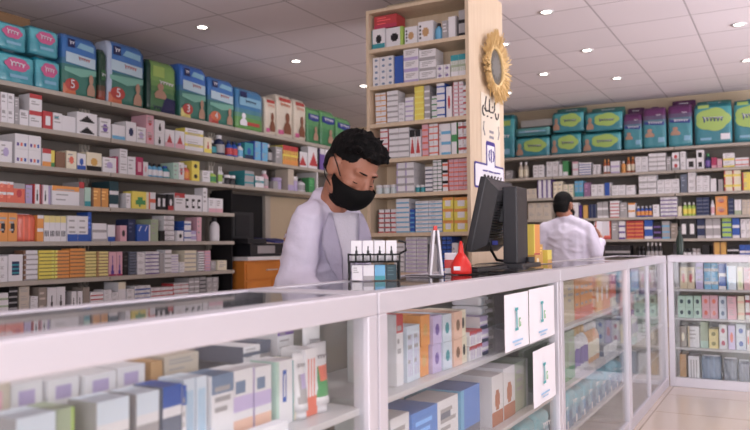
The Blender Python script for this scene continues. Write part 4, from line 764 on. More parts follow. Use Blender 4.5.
link('vent_slots', tilt(tomesh(bxs([(-.0602, -.0575, -.12, .12, .3 - .012 * i, .304 - .012 * i) for i in range(14)])), A, piv), M['blackgl'], bk)
link('sticker', tilt(tomesh(bxs([(-.099, -.0975, -.185, -.15, .085, .105)])), A, piv), M['whitep'], mo)
box('stand_column', (-.005, .06, -.05, .125, .02, .355), mat('stand_grey', '2b2b30', .45), mo, .006)
box('mount_arm', (-.07, -.004, -.03, .06, .2, .27), M['blackp'], mo, .004)
box('stand_base', (-.11, .1, -.12, .2, 0, .02), M['blackp'], mo, .005)
link('adjust_knob', tomesh(lathe([(0, 0), (.02, 0), (.02, .025), (0, .025)])), M['blackp'], mo, loc=(.075, .1, .0205))
link('blue_plug', tomesh(bxs([(-.05, -.025, -.065, -.05, .1, .12)], .003)), M['bluep'], mo)
link('power_cable', tomesh(tube([(-.05, -.1, .12), (-.04, -.11, .08), (-.03, -.06, .035), (.0, .0, .028), (.06, .1, .03), (.07, .15, .02)], .006)), M['wire'], mo)
kb = thing('keyboard', 'black keyboard lying flat on the counter before the monitor', 'keyboard', (-1.09, 2.79, 1.0005), PI / 2 + .06)
box('tray', (-.2, .2, -.065, .065, 0, .014), M['blackp'], kb, .004)
ks = [(-.19 + .026 * i, -.168 + .026 * i, -.055 + .023 * j, -.036 + .023 * j, .0142, .02) for i in range(14) for j in range(5)]
box('key_rows', ks, M['blackgl'], kb)
mt = box('counter_mat', (-1.15, -.95, 2.55, 2.6, 1.0005, 1.004), M['blackp']); bpy.data.objects.remove(mt)
mt = box('clipboard', (-.985, -.87, 2.62, 2.95, 1.0006, 1.006), M['blackgl'], None, .002); tag(mt, 'dark clipboard lying on the counter edge beside the keyboard', 'clipboard')
mt = box('paper_sheet', (-1.16, -1.0, 2.28, 2.33, 1.0005, 1.002), M['blackgl']); tag(mt, 'thin black card lying on the counter behind the tent card', 'card')
tc_ = thing('tent_card', 'white folded tent card standing on the counter beside the red bottle', 'card stand', (-1.085, 2.37, 1.0005), math.radians(29))
for s in (-1, 1):
    bm = bmesh.new(); vs = [bm.verts.new(c) for c in ((s * .017, -.05, 0), (s * .017, .05, 0), (s * .003, .05, .155), (s * .003, -.05, .155))]; f = bm.faces.new(vs)
    r = bmesh.ops.extrude_face_region(bm, geom=[f])
    for v in [e for e in r['geom'] if isinstance(e, bmesh.types.BMVert)]: v.co.x += s * .007
    link('card_panel', tomesh(bm), M['whitep'], tc_)
box('red_tip', (-.006, .006, -.02, .02, .1555, .172), M['redp'], tc_); box('foot_strip', (-.02, .02, -.05, .05, 0, .0025), M['whitep'], tc_)
bx_ = thing('small_carton', 'small white and red carton between tent card and red bottle', 'carton', (-1.09, 2.52, 1.0005), math.radians(20))
box('carton', (-.022, .022, -.03, .03, 0, .075), M['whitep'], bx_, .002); box('red_band', (-.0226, .0226, -.0306, .031, .02, .05), M['redp'], bx_)
rb = thing('red_bottle', 'red cone-shaped squeeze bottle with white label on the counter', 'bottle', (-1.03, 2.47, 1.0005))
link('bottle_body', tomesh(lathe([(0, 0), (.036, 0), (.038, .008), (.036, .035), (.022, .06), (.012, .075), (.0, .075)]), smooth=True), M['redp'], rb)
link('nozzle', tomesh(lathe([(.011, .074), (.008, .1), (.004, .118), (0, .118)]), smooth=True), M['redp'], rb)
link('label', tomesh(bxs([(-.012, .012, -.0395, -.036, .014, .028)])), M['whitep'], rb)
# black wire display rack with small white boxes
RZ = math.radians(30)
rk = thing('wire_rack', 'black wire display rack on the counter before the masked man', 'rack', (-1.125, 2.0, 1.0005), RZ)
RL, RD = .078, .04
wires = []
for z in (.056, .078): wires += [[(-RL, -RD, z), (RL, -RD, z), (RL, RD, z), (-RL, RD, z), (-RL, -RD, z)]]
for k in range(8): wires.append([(-RL + 2 * RL / 7 * k, -RD, .054), (-RL + 2 * RL / 7 * k, -RD - .003, .082)])
bm = bmesh.new()
for w_ in wires:
    me = tomesh(tube(w_, .0028, 6)); bm.from_mesh(me); bpy.data.meshes.remove(me)
link('wire_frame', tomesh(bm), M['wire'], rk)
box('tray', (-RL, RL, -RD + .002, RD - .002, .054, .058), M['blackp'], rk)
for sx in (-1, 1):
    for q in (-RD, RD): link('leg', tomesh(tube([(sx * RL * .98, q, 0), (sx * RL * .98, q, .056)], .0035)), M['wire'], rk)
link('curved_end', tomesh(tube([(RL, -RD, .08), (RL + .02, -RD, .09), (RL + .018, -RD, .115), (RL - .004, -RD, .12)], .0035)), M['wire'], rk)
RKM = Matrix.Translation(rk.location) @ Matrix.Rotation(RZ, 4, 'Z')
for k in range(6):
    o = link('small_jar', flatcol(tomesh(lathe([(0, 0), (.009, 0), (.0095, .014), (.007, .017), (0, .017)], 12), smooth=True), PAL['white']), M['plastic'], loc=RKM @ Vector((-.06 + .024 * k, -RD + .014, .059)))
    tag(o, 'tiny white jar in the front row of the wire rack, %s from left' % ordn(k + 1), 'jar', 'tiny jars in the wire rack')
for k in range(4):
    o = link('slot_box', box_mesh(.033, .04, .062, 'white/fl:black'), loc=RKM @ Vector((-.054 + .036 * k, -RD + .028, .059)), rz=RZ); tag(o, 'white box with black flame mark on the wire rack, %s from left' % ordn(k + 1), 'box', 'white boxes on the wire rack')
for k in range(4):
    o = link('slot_box', box_mesh(.032, .06, .046, ('white/tx', 'white/bb:grey', 'sky/bb:teal', 'darkteal/tx')[k]), loc=RKM @ Vector((-.052 + .035 * k, -RD + .01, 0)), rz=RZ); tag(o, ('plain white', 'white grey-footed', 'light blue', 'dark teal')[k] + ' small box standing beneath the wire rack', 'box', 'small boxes beneath the wire rack')
# bright boxes on the counter beyond the monitor
for (y, x, w, h, des, lb) in ((3.62, -1.1, .1, .2, 'orange/bl:yellow/bb:red', 'bright orange box standing on the counter behind the monitor stand'), (3.74, -1.12, .09, .1, 'gold/tx', 'gold foil box on the counter beside the bright orange box'), (3.84, -1.1, .08, .07, 'yellow/bb:gold', 'low yellow box on the counter behind the gold box'), (3.5, -1.06, .08, .05, 'gold/dot:cream', 'low gold box with pale dot nearest the monitor base')):
    o = link('sweet_box', box_mesh(w, .08, h, des), loc=(x, y, 1.0006), rz=PI / 2); tag(o, lb, 'box', 'bright boxes beyond the monitor')
bar_ = box('glass_sneeze_strip', (-1.2, -1.19, 4.1, 5.4, 1.0005, 1.05), M['glass']); bpy.data.objects.remove(bar_)
# ------------------------------------------------------------------ people
_SPH = {}
def sph(seg):
    if seg not in _SPH:
        t = bmesh.new(); bmesh.ops.create_uvsphere(t, u_segments=seg, v_segments=max(6, seg * 2 // 3), radius=1)
        t.verts.index_update(); _SPH[seg] = ([v.co.copy() for v in t.verts], [[v.index for v in f.verts] for f in t.faces]); t.free()
    return _SPH[seg]
class Blob:
    """a heap of overlapping ellipsoids, fused into one skin later"""
    def __init__(self): self.pts = []; self.faces = []
def ell(bm, c, r, rot=None, seg=12):
    m = Matrix.Translation(c) @ (rot.to_4x4() if rot else Matrix()) @ Matrix.Diagonal((*r, 1))
    vs, fs = sph(seg)
    if isinstance(bm, Blob):
        n = len(bm.pts); bm.pts += [m @ v for v in vs]; bm.faces += [[i + n for i in f] for f in fs]
    else: bmesh.ops.create_uvsphere(bm, u_segments=seg, v_segments=max(6, seg * 2 // 3), radius=1, matrix=m)
def chain(bm, pts, n=7, rot=None):
    """pts: list of (Vector, radius or (rx,ry,rz)); overlapping ellipsoids along the polyline"""
    for (a, ra), (b, rb) in zip(pts, pts[1:]):
        a, b = Vector(a), Vector(b); ra = (ra,) * 3 if not isinstance(ra, tuple) else ra; rb = (rb,) * 3 if not isinstance(rb, tuple) else rb
        k = max(2, int((b - a).length / (min(*ra, *rb) * .35)) + 1)
        for i in range(k + 1):
            t = i / k; ell(bm, a.lerp(b, t), tuple(p * (1 - t) + q * t for p, q in zip(ra, rb)), rot)
def remeshed(bm, vox, name='skin', smooth=6, fac=.5):
    me = bpy.data.meshes.new(name); me.from_pydata(bm.pts, [], bm.faces)
    o = bpy.data.objects.new(name, me); COL.objects.link(o)
    r = o.modifiers.new('r', 'REMESH'); r.mode = 'VOXEL'; r.voxel_size = vox
    s = o.modifiers.new('s', 'SMOOTH'); s.iterations = smooth; s.factor = fac
    bpy.context.view_layer.update()
    m2 = bpy.data.meshes.new_from_object(o.evaluated_get(bpy.context.evaluated_depsgraph_get())); bpy.data.objects.remove(o)
    for p in m2.polygons: p.use_smooth = True
    return m2
def basis(F, Uv):
    F = F.normalized(); R = F.cross(Uv).normalized(); U2 = R.cross(F)
    return Matrix((R, F, U2)).transposed()      # columns: right, forward, up
def hand(bm, wrist, d, pal, side, curl=.5, sc=1.0):
    """palm and five fingers; d direction of fingers, pal palm normal, side towards the thumb"""
    d, pal, side = d.normalized(), pal.normalized(), side.normalized()
    rt = Matrix((side, d, pal)).transposed()
    ell(bm, wrist + d * .045 * sc, (.042 * sc, .052 * sc, .017 * sc), rt)
    for k, (o_, L_) in enumerate(((.03, .075), (.01, .085), (-.011, .078), (-.031, .06))):
        p0 = wrist + d * .085 * sc + side * o_ * sc; a = curl * (.7 + .12 * k); pts = [(p0, .0095 * sc)]; dirv = d.copy()
        for s in range(3):
            dirv = (d * math.cos(a * (s + 1) * .6) + pal * math.sin(a * (s + 1) * .6)); p0 = p0 + dirv * L_ * sc * (.42, .33, .25)[s]; pts.append((p0, (.0088 - .0008 * s) * sc))
        chain(bm, pts)
    p0 = wrist + d * .03 * sc + side * .034 * sc; chain(bm, [(p0, .013 * sc), (p0 + side * .03 * sc + d * .03 * sc + pal * .008, .0105 * sc), (p0 + side * .035 * sc + d * .06 * sc + pal * .02, .009 * sc)])
def head_blob(bm, c, B, s=1.0):
    f = lambda x, y, z: Vector(c) + B @ Vector((x * s, y * s, z * s))
    E = lambda x, y, z, rx, ry, rz, R=None: ell(bm, f(x, y, z), (rx * s, ry * s, rz * s), B @ R if R else B, 20)
    E(0, -.012, .04, .074, .094, .084); E(0, .012, -.005, .066, .078, .08); E(0, .03, -.062, .05, .055, .052); E(0, .058, -.088, .026, .026, .022)
    E(0, .07, .028, .052, .02, .014)                                   # brow
    for sx in (-1, 1):
        E(sx * .042, .055, -.02, .024, .026, .022); E(sx * .052, .01, -.06, .022, .04, .03)
        E(sx * .08, -.008, -.002, .009, .022, .033, Matrix.Rotation(.3 * sx, 3, 'Z')); E(sx * .086, -.016, .012, .007, .016, .018)
    chain(bm, [(f(0, .085, .018), .009 * s), (f(0, .1, -.012), .012 * s), (f(0, .106, -.026), .014 * s)])
    for sx in (-1, 1): E(sx * .013, .096, -.03, .009, .011, .008)
    E(0, .084, -.056, .022, .012, .007); E(0, .082, -.068, .02, .012, .008)  # lips
def shell(c, B, s, ctr, rad, keep, off=0, n=48, noise_amp=0, nscale=20, thick=.004):
    """a thickened piece of an ellipsoid around the head; keep(x,y,z unit) chooses it"""
    bm = bmesh.new(); bmesh.ops.create_uvsphere(bm, u_segments=n, v_segments=n // 2, radius=1)
    bmesh.ops.delete(bm, geom=[v for v in bm.verts if not keep(*v.co)], context='VERTS')
    for v in bm.verts:
        k = 1 + noise_amp * (noise.noise(v.co * nscale) + .6 * noise.noise(v.co * nscale * 2.3))
        v.co = Vector((v.co.x * rad[0] * k + ctr[0], v.co.y * rad[1] * k + ctr[1], v.co.z * rad[2] * k + ctr[2])) * s
    bmesh.ops.solidify(bm, geom=list(bm.faces), thickness=thick * s)
    for v in bm.verts: v.co = Vector(c) + B @ v.co
    return tomesh(bm, smooth=True)
def maskmesh(c, B, s, ctr, rad, n=40, k=12, thick=.004):
    bm = bmesh.new(); G = []
    for i in range(n + 1):
        ph = math.radians(-112 + 224 * i / n); a = abs(ph); row = []
        zt = .2 + .16 * math.exp(-(ph / .38) ** 2) - .06 * math.sin(a) ** 2 + .05 * max(0, a - 1.2); zb = -.86 + .45 * min(1, a / 1.9) ** 2
        for j in range(k + 1):
            z = zb + (zt - zb) * j / k; q = math.sqrt(max(0, 1 - z * z)); o = 1 + .05 * math.exp(-(ph / .3) ** 2) * max(0, 1 - abs(z) * 1.3)
            v = Vector((rad[0] * q * math.sin(ph) + ctr[0], rad[1] * q * math.cos(ph) * o + ctr[1], rad[2] * z + ctr[2])); row.append(bm.verts.new(Vector(c) + B @ (v * s)))
        G.append(row)
    for i in range(n):
        for j in range(k): bm.faces.new((G[i][j], G[i + 1][j], G[i + 1][j + 1], G[i][j + 1]))
    bmesh.ops.solidify(bm, geom=list(bm.faces), thickness=thick * s); return tomesh(bm, smooth=True)
def clumps(bm, c, B, s, spots, rnd):
    for (x, y, z), d, L_, r in spots:
        p = Vector((x, y, z)); d = Vector(d).normalized(); pts = []
        bend = Vector((rnd.uniform(-.3, .3), rnd.uniform(-.3, .3), rnd.uniform(-.2, .3)))
        for k in range(5):
            t = k / 4; q = p + d * L_ * t + bend * L_ * t * t * .5; pts.append((Vector(c) + B @ (q * s), r * s * (1 - .75 * t)))
        chain(bm, pts)
def hairmesh(c, B, s, rnd, quiff=True, short=False):
    bm = Blob(); f = lambda x, y, z: Vector(c) + B @ Vector((x * s, y * s, z * s))
    ell(bm, f(0, -.022, .052), (.081 * s, .098 * s, .086 * s), B, 24)
    ell(bm, f(0, -.055, .005), (.074 * s, .062 * s, .07 * s), B, 20)
    if short: ell(bm, f(0, -.048, -.03), (.069 * s, .062 * s, .062 * s), B, 18)
    spots = []
    if quiff:
        for k in range(120):
            a = rnd.uniform(0, 2 * PI); r = rnd.uniform(.1, 1) ** .6
            x = .072 * r * math.cos(a); y = -.01 + .085 * r * math.sin(a); z = .052 + .082 * math.sqrt(max(0, 1 - r * r * .85))
            if y < -.06 and z < .06: continue
            spots.append(((x, y, z - .012), (x * 5 + rnd.uniform(-.5, .5), .6 + rnd.uniform(-.5, .5), .45), rnd.uniform(.022, .038), .014))
        for k in range(26):
            x = rnd.uniform(-.066, .066); spots.append(((x, .058 - abs(x) * .25, .092), (x * 3 + .2, .8, .1 + rnd.uniform(-.35, .3)), rnd.uniform(.03, .045), .013))
    clumps(bm, c, B, s, spots, rnd)
    me = remeshed(bm, .0055, 'hair', 1, .3)
    Bi = B.inverted(); out = bmesh.new(); out.from_mesh(me)
    cut = lambda l: (l.y > .06 and l.z < .068) or (l.y > .02 and l.z < .035) or (l.y > -.02 and l.z < -.02) or (l.z < -.05 and not short) or l.z < -.075 or (abs(l.x) > .07 and -.028 < l.y < .012 and l.z < .032)
    bmesh.ops.delete(out, geom=[v for v in out.verts if cut(Bi @ (v.co - Vector(c)) / s)], context='VERTS')
    for _ in range(3): bmesh.ops.smooth_vert(out, verts=[v for v in out.verts if v.is_boundary], factor=.5, use_axis_x=True, use_axis_y=True, use_axis_z=True)
    return tomesh(out, smooth=True)
def eyes(c, B, s, parent, closed=True):
    for sx in (-1, 1):
        P = lambda x, y, z: Vector(c) + B @ Vector((x * s, y * s, z * s))
        bm = bmesh.new(); ell(bm, P(sx * .031, .0625, .0), (.0135 * s,) * 3, None, 16)
        ey = link('eye', tomesh(bm, smooth=True), mat('eye_white', 'd8cfc8', .3), parent)
        bm = bmesh.new(); ell(bm, P(sx * .031, .071, -.006), (.0065 * s, .0055 * s, .0065 * s), B, 12); link('iris', tomesh(bm, smooth=True), M['hair'], ey)
        bm = bmesh.new(); bmesh.ops.create_uvsphere(bm, u_segments=18, v_segments=12, radius=.0158 * s)
        bmesh.ops.delete(bm, geom=[v for v in bm.verts if v.co.z < -.009 * s], context='VERTS')
        for v in bm.verts: v.co = P(sx * .031, .0615, 0) + B @ v.co
        link('eyelid', tomesh(bm, smooth=True), M['skin'], ey)
        link('eyelash', tomesh(tube([P(sx * (.018 + .0065 * k), .0812 - .0014 * (k - 2) ** 2, -.0075 - .0006 * (2 - abs(k - 2))) for k in range(5)], .0014 * s, 5)), M['hair'], ey)
        link('eyebrow', tomesh(tube([P(sx * (.012 + .009 * k), .0905 - .0016 * k * k * .9, .0285 + .0006 * k) for k in range(4)], [.0024 * s, .0031 * s, .003 * s, .0022 * s], 6)), M['hair'], parent)
def folds(me, amp, sc, dirv=None):
    nn = [n.vector.copy() for n in me.vertex_normals]
    for v in me.vertices:
        q = Vector((v.co.x * sc, v.co.y * sc, v.co.z * sc * .35)); v.co += nn[v.index] * amp * (noise.noise(q) + .5 * noise.noise(q * 2.1))
def creases(me, amp):
    nn = [n.vector.copy() for n in me.vertex_normals]
    for v in me.vertices:
        c = v.co; w_ = noise.noise(Vector((c.x * 5, c.y * 5, c.z * 5)))
        a = noise.noise(Vector((c.x * 7 + c.z * 6, c.y * 7 - c.z * 6, c.z * 9))); v.co += nn[v.index] * amp * (1 - 2 * min(1, abs(a) * 3.2)) * (.5 + w_)
# ---- first man
p1 = thing('person', 'masked dark-haired man in white lab coat leaning over the glass counter', 'person', (-1.64, 2.44, 0))
O = Vector((-1.64, 2.44, 0)); T = lambda x, y, z: Vector((x, y, z)) - O
Fd = Vector((.92, -.38, 0)).normalized(); Ld = Vector((.38, .92, 0)).normalized()     # facing; towards his left arm
def rotlean(a, F=Fd, L_=Ld):
    U_ = Vector((0, 0, 1)) * math.cos(a) + F * math.sin(a); Fw = F * math.cos(a) - Vector((0, 0, 1)) * math.sin(a)
    return Matrix((-L_, Fw, U_)).transposed()
hc = T(-1.425, 2.372, 1.385); HB = basis(Vector((.80, -.33, -.56)), Vector((.5, -.05, .85))); HS = 1.12
bm = Blob(); head_blob(bm, hc, HB, HS)
nk = T(-1.515, 2.395, 1.278)
chain(bm, [(nk - Vector((.05, 0, .05)), .07), (nk, .062), (hc + HB @ Vector((0, -.03, -.05)), .06)])
chest = T(-1.58, 2.41, 1.12); hip = T(-1.64, 2.44, .86)
chain(bm, [(hip, (.15, .11, .1)), (chest, (.17, .12, .11)), (nk - Vector((.04, 0, .06)), (.11, .075, .06))], rot=rotlean(.3))
shR, shL = T(-1.56, 2.27, 1.2), T(-1.51, 2.465, 1.205)
elR, elL = T(-1.575, 2.205, .98), T(-1.475, 2.475, .99)
wrR, wrL = T(-1.37, 2.14, .87), T(-1.34, 2.36, .955)
for s_, e_, w_ in ((shR, elR, wrR), (shL, elL, wrL)):
    chain(bm, [(s_, .046), (e_, .036), (w_, .028)])
hand(bm, wrR, Vector((.3, .05, -1)), Vector((.2, 1, 0)), Vector((1, 0, .3)), .5, 1.0)
hand(bm, wrL, Vector((.3, -1, .05)), Vector((.1, 0, -1)), Vector((1, .2, 0)), .35, 1.0)
for s_ in (-1, 1):
    hp = hip + Ld * .1 * s_; kn = T(-1.56, 2.41, .46) + Ld * .11 * s_; an = T(-1.66, 2.45, .09) + Ld * .12 * s_
    chain(bm, [(hp, .085), (kn, .058), (an, .04)]); chain(bm, [(an - Vector((0, 0, .045)), .038), (an + Fd * .13 - Vector((0, 0, .055)), .03)])
body = link('body', remeshed(bm, .0062, 'body', 3), M['skin'], p1)
eyes(hc, HB, HS, p1)
rnd = random.Random(11)
link('hair', hairmesh(hc, HB, HS, rnd), M['hair'], p1)
link('mask', maskmesh(hc, HB, HS, (0, .034, -.036), (.0735, .092, .085)), M['mask'], p1)
for sx in (-1, 1):
    P = lambda x, y, z: hc + HB @ Vector((x * HS, y * HS, z * HS))
    link('ear_loop', tomesh(tube([P(sx * .072, .042, -.012), P(sx * .086, .014, .018), P(sx * .094, -.01, .036), P(sx * .098, -.03, .022), P(sx * .096, -.034, -.012), P(sx * .086, -.014, -.042), P(sx * .07, .02, -.062)], .0022)), M['mask'], p1)
link('beard', shell(hc, HB, HS, (0, .012, -.03), (.0735, .078, .098), lambda x, y, z: abs(x) > .7 and -.9 < z < -.2 + .3 * y and -.05 < y < .35 or (z < -.55 and y > -.1), noise_amp=.03, nscale=14, thick=.003), M['hair'], p1)
# coat
bm = Blob()
chain(bm, [(T(-1.65, 2.44, .58), (.215, .16, .06)), (T(-1.64, 2.44, .86), (.2, .15, .08)), (T(-1.6, 2.425, 1.0), (.185, .14, .09)), (T(-1.565, 2.41, 1.13), (.175, .125, .08)), (T(-1.54, 2.405, 1.205), (.15, .085, .05))], rot=rotlean(.22))
for s_, e_, w_ in ((shR, elR, wrR), (shL, elL, wrL)):
    chain(bm, [(s_ - Vector((.01, 0, .01)), .07), (s_.lerp(e_, .45), .069), (e_, .066), (e_.lerp(w_, .6), .056), (e_.lerp(w_, .86), .05)])
chain(bm, [(shR, .064), (nk - Vector((.045, 0, .025)), .058), (shL, .064)])
chain(bm, [(nk - Vector((.05, 0, .03)), (.085, .06, .04)), (nk - Vector((.035, 0, -.012)), (.078, .058, .025)), (nk - Vector((.04, 0, -.035)), (.066, .05, .012))], rot=rotlean(.5))
cm = remeshed(bm, .011, 'coat', 4); folds(cm, .014, 9); creases(cm, .006)
coat = link('lab_coat', cm, M['coat'], p1)
# lapels, placket and shirt front laid on the chest
def onchest(a, t, out):   # a: across to his left, t: 0 neck..1 waist
    q = nk.lerp(T(-1.62, 2.43, .95), t) - Vector((.02, 0, .03)) * (1 - t)
    fr = Fd * math.cos(.22) - Vector((0, 0, 1)) * math.sin(.22)
    return q + Ld * a + fr * ((.075 + .07 * min(1, t * 2.2)) * math.sqrt(max(0, 1 - (a / .24) ** 2)) + out)
def patch(name, fa, fb, m, parent, out, n=12, k=6, th=.004):
    bm = bmesh.new(); G = [[bm.verts.new(onchest(fa(i / n) + (fb(i / n) - fa(i / n)) * j / k, i / n, out)) for j in range(k + 1)] for i in range(n + 1)]
    for i in range(n):
        for j in range(k): bm.faces.new((G[i][j], G[i + 1][j], G[i + 1][j + 1], G[i][j + 1]))
    bmesh.ops.solidify(bm, geom=list(bm.faces), thickness=th); return link(name, tomesh(bm, smooth=True), m, parent)
patch('shirt', lambda t: -.07 + .06 * t, lambda t: .07 - .06 * t, M['shirt'], p1, .016)
patch('lapel', lambda t: -.078 + .06 * t - .06 * math.sin(PI * min(1, t * 1.25)), lambda t: -.064 + .06 * t, M['coat'], coat, .03)
patch('lapel', lambda t: .064 - .06 * t, lambda t: .078 - .06 * t + .06 * math.sin(PI * min(1, t * 1.25)), M['coat'], coat, .03)
bm = Blob()
chain(bm, [(T(-1.64, 2.44, .88), (.16, .12, .08)), (T(-1.64, 2.44, .78), (.16, .12, .08))], rot=rotlean(.1))
for s_ in (-1, 1):
    hp = hip + Ld * .095 * s_; kn = T(-1.56, 2.41, .46) + Ld * .11 * s_; an = T(-1.66, 2.45, .11) + Ld * .12 * s_
    chain(bm, [(hp - Vector((0, 0, .05)), .098), (kn, .075), (an, .062)])
link('trousers', remeshed(bm, .012, 'trousers', 4), M['trousers'], p1)
for s_ in (-1, 1):
    an = T(-1.66, 2.45, .045) + Ld * .12 * s_; bm = Blob()
    chain(bm, [(an - Fd * .05, .045), (an + Fd * .06, .045), (an + Fd * .16 - Vector((0, 0, .008)), .036)])
    for v in bm.pts: v.z = max(v.z, .002)
    link('shoe', remeshed(bm, .008, 'shoe', 4), M['shoe'], p1)
# ---- second man, seen from behind
p2 = thing('person', 'man in white lab coat seen from behind, reading before the back shelves', 'person', (-1.82, 7.0, 0))
O2 = Vector((-1.82, 7.0, 0)); T2 = lambda x, y, z: Vector((x, y, z)) - O2
F2 = Vector((.12, 1, 0)).normalized(); L2 = Vector((-1, .12, 0)).normalized()
h2c = T2(-1.865, 7.03, 1.447); B2 = basis(Vector((.3, .93, -.2)), Vector((.03, .15, 1))); S2 = 1.05
bm = Blob(); head_blob(bm, h2c, B2, S2)
n2 = T2(-1.85, 7.0, 1.36)
chain(bm, [(n2 - Vector((0, 0, .06)), .066), (n2, .06), (h2c + B2 @ Vector((0, -.03, -.05)), .058)])
chain(bm, [(T2(-1.82, 7, .85), (.15, .1, .1)), (T2(-1.83, 7, 1.12), (.16, .1, .1)), (n2 - Vector((0, 0, .12)), (.11, .06, .05))])
aR, aL = T2(-1.645, 7.0, 1.235), T2(-2.025, 6.97, 1.235); bR, bL = T2(-1.56, 6.98, 1.0), T2(-2.1, 6.97, 1.0); wR, wL = T2(-1.56, 7.19, 1.12), T2(-1.98, 7.2, 1.02)
for s_, e_, w_ in ((aR, bR, wR), (aL, bL, wL)): chain(bm, [(s_, .046), (e_, .036), (w_, .028)])
hand(bm, wR, Vector((-.2, .7, .55)), Vector((-1, .2, .2)), Vector((-.2, -.5, .8)), .7); hand(bm, wL, Vector((.6, .7, .2)), Vector((.5, -.2, .8)), Vector((-.7, .6, .1)), .5)
for s_ in (-1, 1):
    hp = T2(-1.82, 7, .82) + L2 * .1 * s_; kn = T2(-1.82, 7.01, .45) + L2 * .105 * s_; an = T2(-1.82, 6.98, .09) + L2 * .11 * s_
    chain(bm, [(hp, .085), (kn, .057), (an, .04)]); chain(bm, [(an - Vector((0, 0, .045)), .037), (an + F2 * .13 - Vector((0, 0, .055)), .03)])
link('body', remeshed(bm, .0075, 'body', 3), M['skin'], p2)
eyes(h2c, B2, S2, p2)
link('hair', hairmesh(h2c, B2, S2, rnd, False, True), M['hair'], p2)
link('beard', shell(h2c, B2, S2, (0, .012, -.03), (.0735, .08, .099), lambda x, y, z: abs(x) > .6 and -.9 < z < .45 and -.2 < y < .5 or (z < -.5 and y > -.1), noise_amp=.03, nscale=14, thick=.003), M['hair'], p2)
link('mask', maskmesh(h2c, B2, S2, (0, .034, -.036), (.0735, .092, .085)), M['mask'], p2)
bm = Blob()
chain(bm, [(T2(-1.82, 7, .5), (.245, .17, .06)), (T2(-1.82, 7, .85), (.225, .16, .09)), (T2(-1.825, 7, 1.02), (.215, .15, .09)), (T2(-1.83, 7, 1.18), (.225, .14, .09)), (T2(-1.84, 7, 1.25), (.165, .095, .05))])
for s_, e_, w_ in ((aR, bR, wR), (aL, bL, wL)): chain(bm, [(s_, .07), (s_.lerp(e_, .5), .069), (e_, .066), (e_.lerp(w_, .85), .05)])
chain(bm, [(aR, .064), (n2 - Vector((0, 0, .045)), .066), (aL, .064)]); chain(bm, [(n2 - Vector((0, .01, .05)), (.085, .07, .03)), (n2 - Vector((0, .01, .015)), (.078, .065, .02))])
cm = remeshed(bm, .012, 'coat', 4); folds(cm, .014, 10); creases(cm, .006)
c2 = link('lab_coat', cm, M['coat'], p2)
bm = Blob()
chain(bm, [(T2(-1.82, 7, .85), (.17, .13, .08)), (T2(-1.82, 7, .75), (.17, .13, .08))])
for s_ in (-1, 1):
    hp = T2(-1.82, 7, .76) + L2 * .095 * s_; kn = T2(-1.82, 7.01, .45) + L2 * .105 * s_; an = T2(-1.82, 6.98, .1) + L2 * .11 * s_
    chain(bm, [(hp, .098), (kn, .074), (an, .062)])
link('trousers', remeshed(bm, .012, 'trousers', 4), M['trousers'], p2)
for s_ in (-1, 1):
    an = T2(-1.82, 6.98, .045) + L2 * .11 * s_; bm = Blob(); chain(bm, [(an - F2 * .05, .045), (an + F2 * .06, .045), (an + F2 * .16 - Vector((0, 0, .008)), .036)])
    for v in bm.pts: v.z = max(v.z, .002)
    link('shoe', remeshed(bm, .008, 'shoe', 4), M['shoe'], p2)
lf = thing('paper_leaflet', 'white folded leaflet held up by the man seen from behind', 'leaflet', (-1.58, 7.36, 1.24), .3)
for s_ in (-1, 1):
    bm = bmesh.new(); f = bm.faces.new([bm.verts.new(c) for c in ((0, 0, -.07), (s_ * .06, -.02, -.07), (s_ * .06, -.02, .07), (0, 0, .07))]); bmesh.ops.solidify(bm, geom=[f], thickness=.0015)
    link('page', tomesh(bm), M['whitep'], lf)
# dark slim bottle at the corner of the end counter
sb = thing('slim_bottle', 'dark green slim bottle standing on the end counter corner', 'bottle', (-.765, 6.36, 1.0005))
link('bottle_body', tomesh(lathe([(0, 0), (.026, 0), (.028, .01), (.028, .12), (.012, .17), (.011, .2), (0, .2)]), smooth=True), mat('dark_green_plastic', '24352e', .3), sb)
link('cap', tomesh(lathe([(.0, .2), (.014, .2), (.014, .225), (0, .225)])), M['blackp'], sb)
o = thing('red_carton', 'red carton lying on top of the white cartons, pillar top shelf', 'carton', (-2.59, PY + .04, 2.565 + .1575))
link('carton', box_mesh(.19, .14, .095, 'red/bb:crimson/tx'), parent=o); link('tape_seal', tomesh(bxs([(-.012, .012, .0, .14, .095, .0958)])), M['whitep'], o)
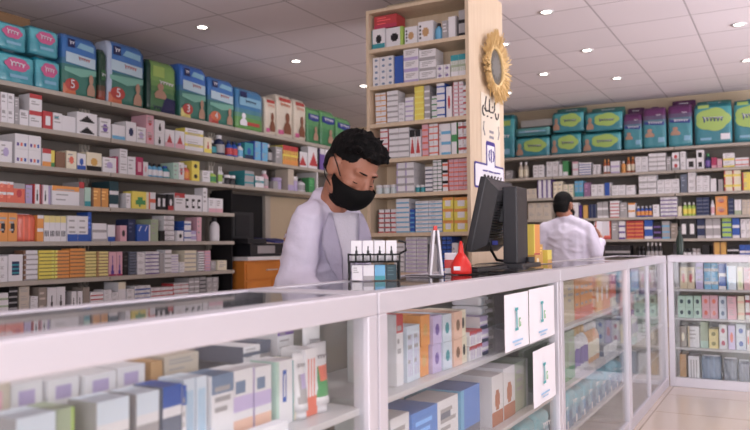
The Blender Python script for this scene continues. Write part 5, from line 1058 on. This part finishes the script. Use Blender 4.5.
# ------------------------------------------------------------------ shelves' stock
on_ = 'top second third fourth fifth sixth seventh'.split()
for i in range(1, 7): shelf_def('L%d' % (i + 1), 0, XL - .03, ZL[i], on_[i] + ' left-wall shelf', ZL[i - 1] - ZL[i] - .037)
for i in range(1, 6): shelf_def('B%d' % (i + 1), 1, YB + .03, ZB[i], on_[i] + ' back-wall shelf', ZB[i - 1] - ZB[i] - .037)
for i in range(7): shelf_def('P%d' % (i + 1), 1, PY + .03, ZP[i], on_[i] + ' pillar shelf', ([PT + .003] + ZP)[i] - ZP[i] - .032, .1, .2)
shelf_def('A1', 0, -1.0, .8615, 'nearest counter riser', .08, .09, .14); shelf_def('A2', 0, -.905, .742, 'nearest counter shelf', .2, .062, .07)
shelf_def('B1c', 0, -.875, .742, 'notice counter upper shelf', .2, .1, .2); shelf_def('B2c', 0, -.875, .487, 'notice counter lower shelf', .235, .1, .2)
shelf_def('C1', 0, -.875, .742, 'third counter upper shelf', .2, .1, .2); shelf_def('C2', 0, -.875, .487, 'third counter middle shelf', .235, .1, .2)
for i, (z, n, c) in enumerate(((.742, 'upper', .2), (.52, 'second', .2), (.295, 'third', .2), (.045, 'bottom', .225))): shelf_def('D%d' % (i + 1), 1, 6.089 + .05, z, 'end counter %s shelf' % n, c, .1, .2)
fill()
# ------------------------------------------------------------------ camera
cd = bpy.data.cameras.new('camera'); co = bpy.data.objects.new('camera', cd); COL.objects.link(co); S.camera = co
cd.sensor_width = 36; cd.lens = 738.65 / 750 * 36; cd.clip_start = .02
cR, cU, cF = Vector((.87235, .48879, -.0088)), Vector((.02652, -.02934, .99922)), Vector((-.48815, .87191, .03856))
co.matrix_world = Matrix.Translation((0, 0, 1.1123)) @ Matrix((cR, cU, -cF)).transposed().to_4x4()
cd.dof.use_dof = True; cd.dof.focus_distance = 3.0; cd.dof.aperture_fstop = 3.6
S.view_settings.view_transform = 'Standard'; S.view_settings.look = 'None'; S.view_settings.exposure = -.18
S.cycles.transparent_max_bounces = 24; S.cycles.max_bounces = 8
